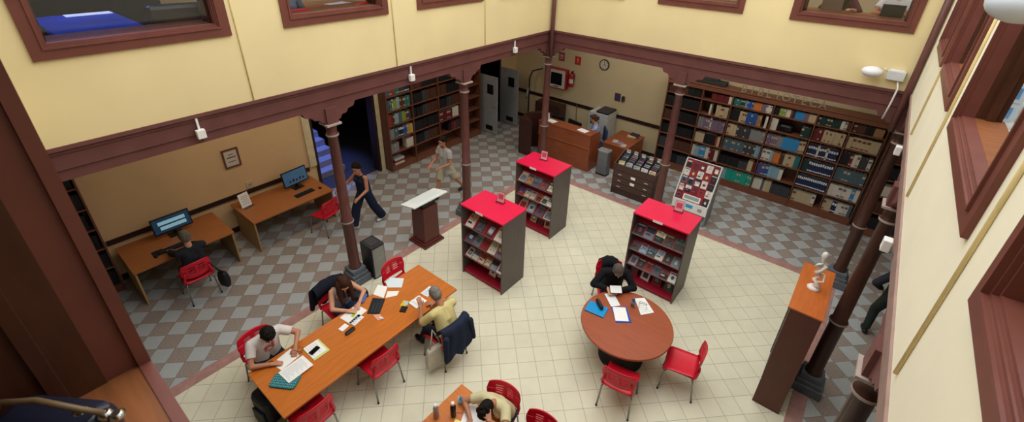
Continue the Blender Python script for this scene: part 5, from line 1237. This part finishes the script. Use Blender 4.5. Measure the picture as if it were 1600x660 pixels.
    if straps:
        for s in (-1, 1): C.cap(nb-sp*.1+X*s*.08*k+F*.085, .016, nb-sp*.005+X*s*.095*k, .016, 8); C.cap(nb-sp*.005+X*s*.095*k, .016, nb-sp*.12+X*s*.08*k-F*.085, .016, 8)
    else:
        C.cap(sh[0]+X*.03, (.057+g)*k, sh[1]-X*.03, (.057+g)*k, 14)
        C.cap(nb-sp*.05, (.075)*k, nb-sp*.0, .066*k, 14, flat1=True)
        for i in (0, 1):
            if sleeve <= 1: C.cap(sh[i], (.053+g)*k, sh[i]+(el[i]-sh[i])*sleeve, (.05+g)*k, 14, flat1=True)
            else: C.cap(sh[i], (.052+g)*k, el[i], (.045+g)*k, 14); C.cap(el[i], (.045+g)*k, el[i]+(wr[i]-el[i])*(sleeve-1), (.033+g*.7)*k, 14, flat1=True)
    cl = remesh('shirt', C, top, root, .0105, 4)
    # trousers and shoes
    if not legless:
        D = MB(); D.cap(hips[0], (.098+g)*k, hips[1], (.098+g)*k, 14); D.cap(P+V((0, 0, .0)), .12*k, P+sp*.09, .115*k, 14)
        for i in (0, 1):
            if legs == 'short': D.cap(hips[i], (.09+g)*k, hips[i]+(kne[i]-hips[i])*.92, (.07+g+wide)*k, 14, flat1=True)
            else: D.cap(hips[i], (.089+g)*k, kne[i], (.06+g+wide*.6)*k, 14); D.cap(kne[i], (.058+g+wide*.6)*k, ank[i]+(kne[i]-ank[i])*.06, (.045+g*.8+wide)*k, 14, flat1=True)
        remesh('trousers' if legs != 'short' else 'shorts', D, bottom, root, .012, 4)
        for i in (0, 1):
            S = MB(); A = ank[i]; S.cap(A+V((0, -.03, -.035)), .042, A+V((0, .15, -.05)), .036, 12); S.cap(A, .046, A-V((0, 0, .03)), .045, 12)
            S.cap(A+V((0, .06, -.05)), .044, A+V((0, .12, -.05)), .042, 12)
            s_ = remesh('shoe', S, shoes, root, .01, 2)
    return root, dict(hm=HM, chest=chest, F=F, sp=sp, X=X, wr=wr, nb=nb)
blk = cloth('black', '1a1b20'); jeans = cloth('denim', '2b3a58'); navy = cloth('navy', '20283c'); wt = cloth('white_tee', 'd9d3cf', .05); yel = cloth('pale_yellow', 'd3c589', .06); beige = cloth('beige', 'bdb49c'); grt = cloth('grey_tank', 'a9a6ae', .06); lblue = cloth('light_blue', '97a4cf', .06); gtee = cloth('grey_tee', 'b5b4b2', .05); charcoal = cloth('charcoal', '2a2c34')
shoe_w = mat('white_shoe', 'd8d6d0', rough=.5); shoe_b = mat('black_shoe', '1a1a1c', rough=.5)
SZ = .575
# 1 walking woman (moves toward -y)
person('person with black hair in navy sleeveless top and wide navy trousers, walking past the column', (-1.40, -4.92), pi+.12, skin_t, '1a1512', navy, navy, shoe_w, .89, lean=6, head=(14, 12), female=True, sleeve=.1, straps=True, hairstyle='messy', wide=.05,
       hands=[(-1.14, -5.22, .98), (-1.72, -5.32, 1.02)], feet=[(-1.34, -4.60, .02), (-1.49, -5.28, 0)], poles=[(-.2, -1, -.3), (.4, -1, -.3)])
# 2 walking man
person('person with dark hair in pale grey T-shirt and beige shorts, walking behind the lectern', (-.95, -2.84), pi-.1, skin_t, '1c1613', gtee, beige, shoe_b, .90, lean=4, head=(8, 5), legs='short', wide=.03, beard=True, hem=.17,
       hands=[(-.81, -3.16, 1.02), (-1.15, -3.17, .98)], feet=[(-.88, -2.36, .04), (-1.05, -3.16, 0)], poles=[(-.5, -1, -.2), (.5, -1, -.2)])
# 3 librarian
ct = thing('office_chair', 'dark blue office chair behind the counter under the librarian', 'chair', (.74, 1.72, 0), R(130))
oc = cloth('chair_blue', '3a4766')
a = MB(); a.prism(rpoly(.46, .46, .1), .43, .49); part('seat', a, oc, ct, .02)
a = MB(); a.box(-.21, .21, -.30, -.24, .55, 1.0); part('backrest', a, oc, ct, .03)
a = MB(); a.tube([(0, 0, .08), (0, 0, .43)], .03, 10); a.tube([(0, -.2, .44), (0, -.27, .5), (0, -.29, .6)], .02, 8); part('post', a, black, ct)
for i in range(5): a = MB(); a.tube([(0, 0, .09), (.27*cos(2*pi*i/5), .27*sin(2*pi*i/5), .06)], .018, 6); lg = part('base_arm', a, black, ct); a = MB(); a.ell((.27*cos(2*pi*i/5), .27*sin(2*pi*i/5), .03), (.025, .025, .03), 10, 6); part('castor', a, foot_m, lg)
person('person with glasses in light blue shirt seated behind the counter', (.74, 1.72), R(118), skin_l, '4a3322', lblue, charcoal, shoe_b, SZ+.02, lean=6, head=(14, -6), sleeve=1.5, glasses=True,
       hands=[(.40, 1.38, .78), (.38, 1.66, .78)], feet=[(.45, 1.48, 0), (.40, 1.72, 0)])
# 4 person at the desk, back to us
person('person with grey hair in dark jacket seated at the nearer computer desk', (-1.80, -8.22), pi/2, skin_l, '6b6258', charcoal, charcoal, shoe_b, SZ, lean=2, head=(10, 0), sleeve=1.85,
       hands=[(-2.42, -8.43, .80), (-2.40, -8.13, .80)], feet=[(-2.45, -8.36, 0), (-2.42, -8.12, 0)])
# 5 person in white T-shirt
r5, j5 = person('dark-haired person in white T-shirt with red print, writing at near table end', (1.0, -8.30), -pi/2, skin_t, '17130f', wt, charcoal, shoe_w, SZ, hairstyle='messy', lean=13, head=(46, -10), sleeve=.62,
       hands=[(1.40, -8.05, .80), (1.41, -8.40, .79)], feet=[(1.38, -8.12, 0), (1.36, -8.44, 0)], poles=[(-.9, -.1, -.3), (.9, -.1, -.3)])
pr_ = MB(); rn = random.Random(9); F5 = j5['F']; 
for i in range(16):
    q = j5['chest']+j5['sp']*rn.uniform(-.02, .11)+j5['X']*rn.uniform(-.07, .07); pr_.ell(q+F5*.113, (.02, .008, .022), 8, 5)
part('red_print', pr_, flat('c0646a', .8), r5)
pen('blue ballpoint pen in the hand of the person in white T-shirt', 1.50, -8.06, 60, '2c3a60', TZ+.05, tilt=40)
a = MB(); a.tube([(.032*cos(2*pi*i/12), 0, .032*sin(2*pi*i/12)) for i in range(13)], .006, 6); wb = part('wristband', a, black, r5); wb.matrix_local = Matrix.Translation(j5['wr'][1]-V((0, .03, 0)))
# 6 long-haired person
person('long-haired person in grey tank top writing at table', (.90, -7.03), -pi/2-.08, skin_l, '3d241a', grt, jeans, shoe_w, SZ, lean=14, head=(38, -14), female=True, straps=True, hairstyle='long',
       hands=[(1.33, -6.94, .80), (1.34, -7.16, .79)], feet=[(1.34, -6.9, 0), (1.3, -7.15, 0)], poles=[(-.9, -.1, -.3), (.9, -.1, -.35)])
# 7 person in yellow
person('person with short grey hair in pale yellow shirt reading at the long table', (2.74, -6.31), pi/2-.1, skin_t, '7b7671', yel, charcoal, shoe_b, SZ, lean=20, head=(30, -8), sleeve=.85,
       hands=[(2.29, -6.47, .97), (2.25, -6.16, .80)], feet=[(2.1, -6.38, 0), (2.06, -6.14, 0)], poles=[(-.5, .1, -.9), (.9, 0, -.3)], hand_dirs=[(-.5, .2, .8), None])
# 8 person in black
r8, j8 = person('person with greying hair in black long-sleeved top at the round table', (4.13, -3.66), R(217), skin_l, '57514c', blk, charcoal, shoe_b, SZ, lean=19, head=(36, 6), sleeve=1.92,
       hands=[(4.42, -3.93, .81), (4.24, -4.03, .81)], feet=[(4.42, -3.9, 0), (4.27, -3.98, 0)], poles=[(-1, -.1, -.2), (1, -.1, -.2)], hand_dirs=[(-.2, -.7, .1), (.55, -.5, .1)])
t = thing('tablet', 'white small tablet held in both hands by the person in black', 'tablet', (4.375, -4.02, .86), R(-142)); a = MB(); a.m = Matrix.Rotation(R(-28), 4, 'X'); a.prism(rpoly(.21, .14, .015), 0, .01); part('body', a, flat('23242a', .3), t); b = MB(); b.m = a.m.copy(); b.prism(rpoly(.19, .125, .008), .01, .0105); part('screen', b, mat('tablet_screen', 'e8ebec', rough=.3, var=.03, emit=.1), t)
# 9 person holding their head
person('person with short black hair in pale yellow T-shirt, head resting in one hand', (4.19, -6.74), R(188), skin_t, '15110f', cloth('cream_tee', 'cfc79e', .06), jeans, shoe_w, SZ, lean=28, head=(46, 0), sleeve=.62, female=True, scale=1.03, hairstyle='messy',
       hands=[('H', -.12, .0, .13), (4.06, -7.22, .79)], feet=[(4.32, -7.14, 0), (4.1, -7.14, 0)], poles=[(-.9, .9, -.3), (.9, .2, -.3)], hand_dirs=[('H', .5, -.55, -.4), (.2, -.9, -.1)])
# upstairs, behind the glass
person('upstairs person with dark hair in maroon top behind the right back window', (5.75, 1.36, 4.2), pi-.1, skin_l, '1d1613', cloth('maroon', '5a2a38'), charcoal, shoe_b, SZ, lean=18, head=(22, 20), sleeve=1.6, female=True, hairstyle='long', hands=[(5.95, .86, 5.05), (5.55, .88, 5.05)], feet=[(5.9, .95, 4.2), (5.65, .95, 4.2)])
person('upstairs person in white T-shirt with dark laptop behind the right back window', (6.55, 1.3, 4.2), pi, skin_t, '1d1613', cloth('white_upstairs', 'dfe1e6', .04), charcoal, shoe_b, SZ, lean=10, head=(20, 0), sleeve=.6, hands=[(6.68, .84, 5.05), (6.42, .84, 5.05)], feet=[(6.7, .9, 4.2), (6.4, .9, 4.2)])
person('upstairs person in slate grey shirt behind the second left window', (-.50, -6.3, 4.2), pi/2, skin_l, '2a1d16', cloth('slate', '5a667a'), charcoal, shoe_b, SZ, lean=12, head=(20, 0), sleeve=1.7, hands=[(-.85, -6.45, 5.05), (-.85, -6.15, 5.05)], feet=[(-.95, -6.4, 4.2), (-.95, -6.2, 4.2)])
for x, y, rz in ((5.75, 1.36, pi), (6.55, 1.32, pi)): dup(c0, (x, y, 4.2), rz, 'red chair upstairs under the person in %s, right back window' % ('maroon' if x < 6 else 'white'))
# person standing in the right arcade, only the legs show under the beam
person('person in dark clothes standing in the right arcade, only the leg showing beside the wall', (8.08, -1.2), .2, skin_l, '2a1d16', charcoal, cloth('dark_green', '2b332e'), shoe_b, .90, hands=[(7.86, -1.15, .95), (8.36, -1.15, .95)], feet=[(7.9, -1.15, 0), (8.14, -1.25, 0)], sleeve=1.8)
# jackets over chair backs
def jacket(label, x, y, rz, m, drop=.5, half=.27):
    t = thing('jacket', label, 'jacket', (x, y, 0), rz); a = MB(); rn = random.Random(int(x*100)); n = 16
    prof = [(-.18, -.10), (-.20, .0), (-.235, .06), (-.285, .075), (-.335, .05), (-.35, -.06), (-.36, -.2), (-.365, -.34), (-.375, -drop+.03), (-.38, -drop)]
    vs = []
    for th in (0, .02):
        for i in range(n+1):
            u = i/n*2-1
            for j, (yy, zz) in enumerate(prof):
                w_ = half*(1+.12*(j > 6)); wob = .018*sin(u*9+j*.6)*(j/9)
                vs.append((u*w_, yy+.05*u*u*(1 if j < 7 else .6)*1.2-th+wob*(1 if j > 3 else 0), .83+zz-.05*u*u*(.5 if j in (3, 2, 4) else .25)+th*.6-(.05*sin(u*5+1) if j == 9 else 0)))
    m_ = len(prof); N1 = (n+1)*m_; fs = []
    for i in range(n):
        for j in range(m_-1): p = i*m_+j; fs += [(p, p+1, p+m_+1, p+m_), (N1+p, N1+p+m_, N1+p+m_+1, N1+p+1)]
    for i in range(n): fs += [(i*m_, (i+1)*m_, N1+(i+1)*m_, N1+i*m_), (i*m_+m_-1, N1+i*m_+m_-1, N1+(i+1)*m_+m_-1, (i+1)*m_+m_-1)]
    for j in range(m_-1): fs += [(j, N1+j, N1+j+1, j+1), (n*m_+j, n*m_+j+1, N1+n*m_+j+1, N1+n*m_+j)]
    a.add(vs, fs, 0, True); part('draped_back', a, m, t)
    b = MB()
    for s in (-1,): b.cap((s*half*.95, -.33, .78), .05, (s*half*1.08, -.36, .38), .04, 12)
    part('sleeve', b, m, t); b = MB(); b.cap((half*.95, -.33, .78), .05, (half*1.08, -.36, .42), .04, 12); part('sleeve', b, m, t)
    return t
jacket('navy jacket draped over the chair back of the person in yellow', 2.60, -6.30, R(90), cloth('navy_jacket', '252c40'), .48)
jacket('dark jacket draped over the chair back of the long-haired person', .86, -7.05, R(-90), cloth('dark_jacket', '1b1d2a'), .42)
jacket('black bag-like jacket draped over the chair back of the person in black', 4.08, -3.60, R(217), blk, .3, .15)
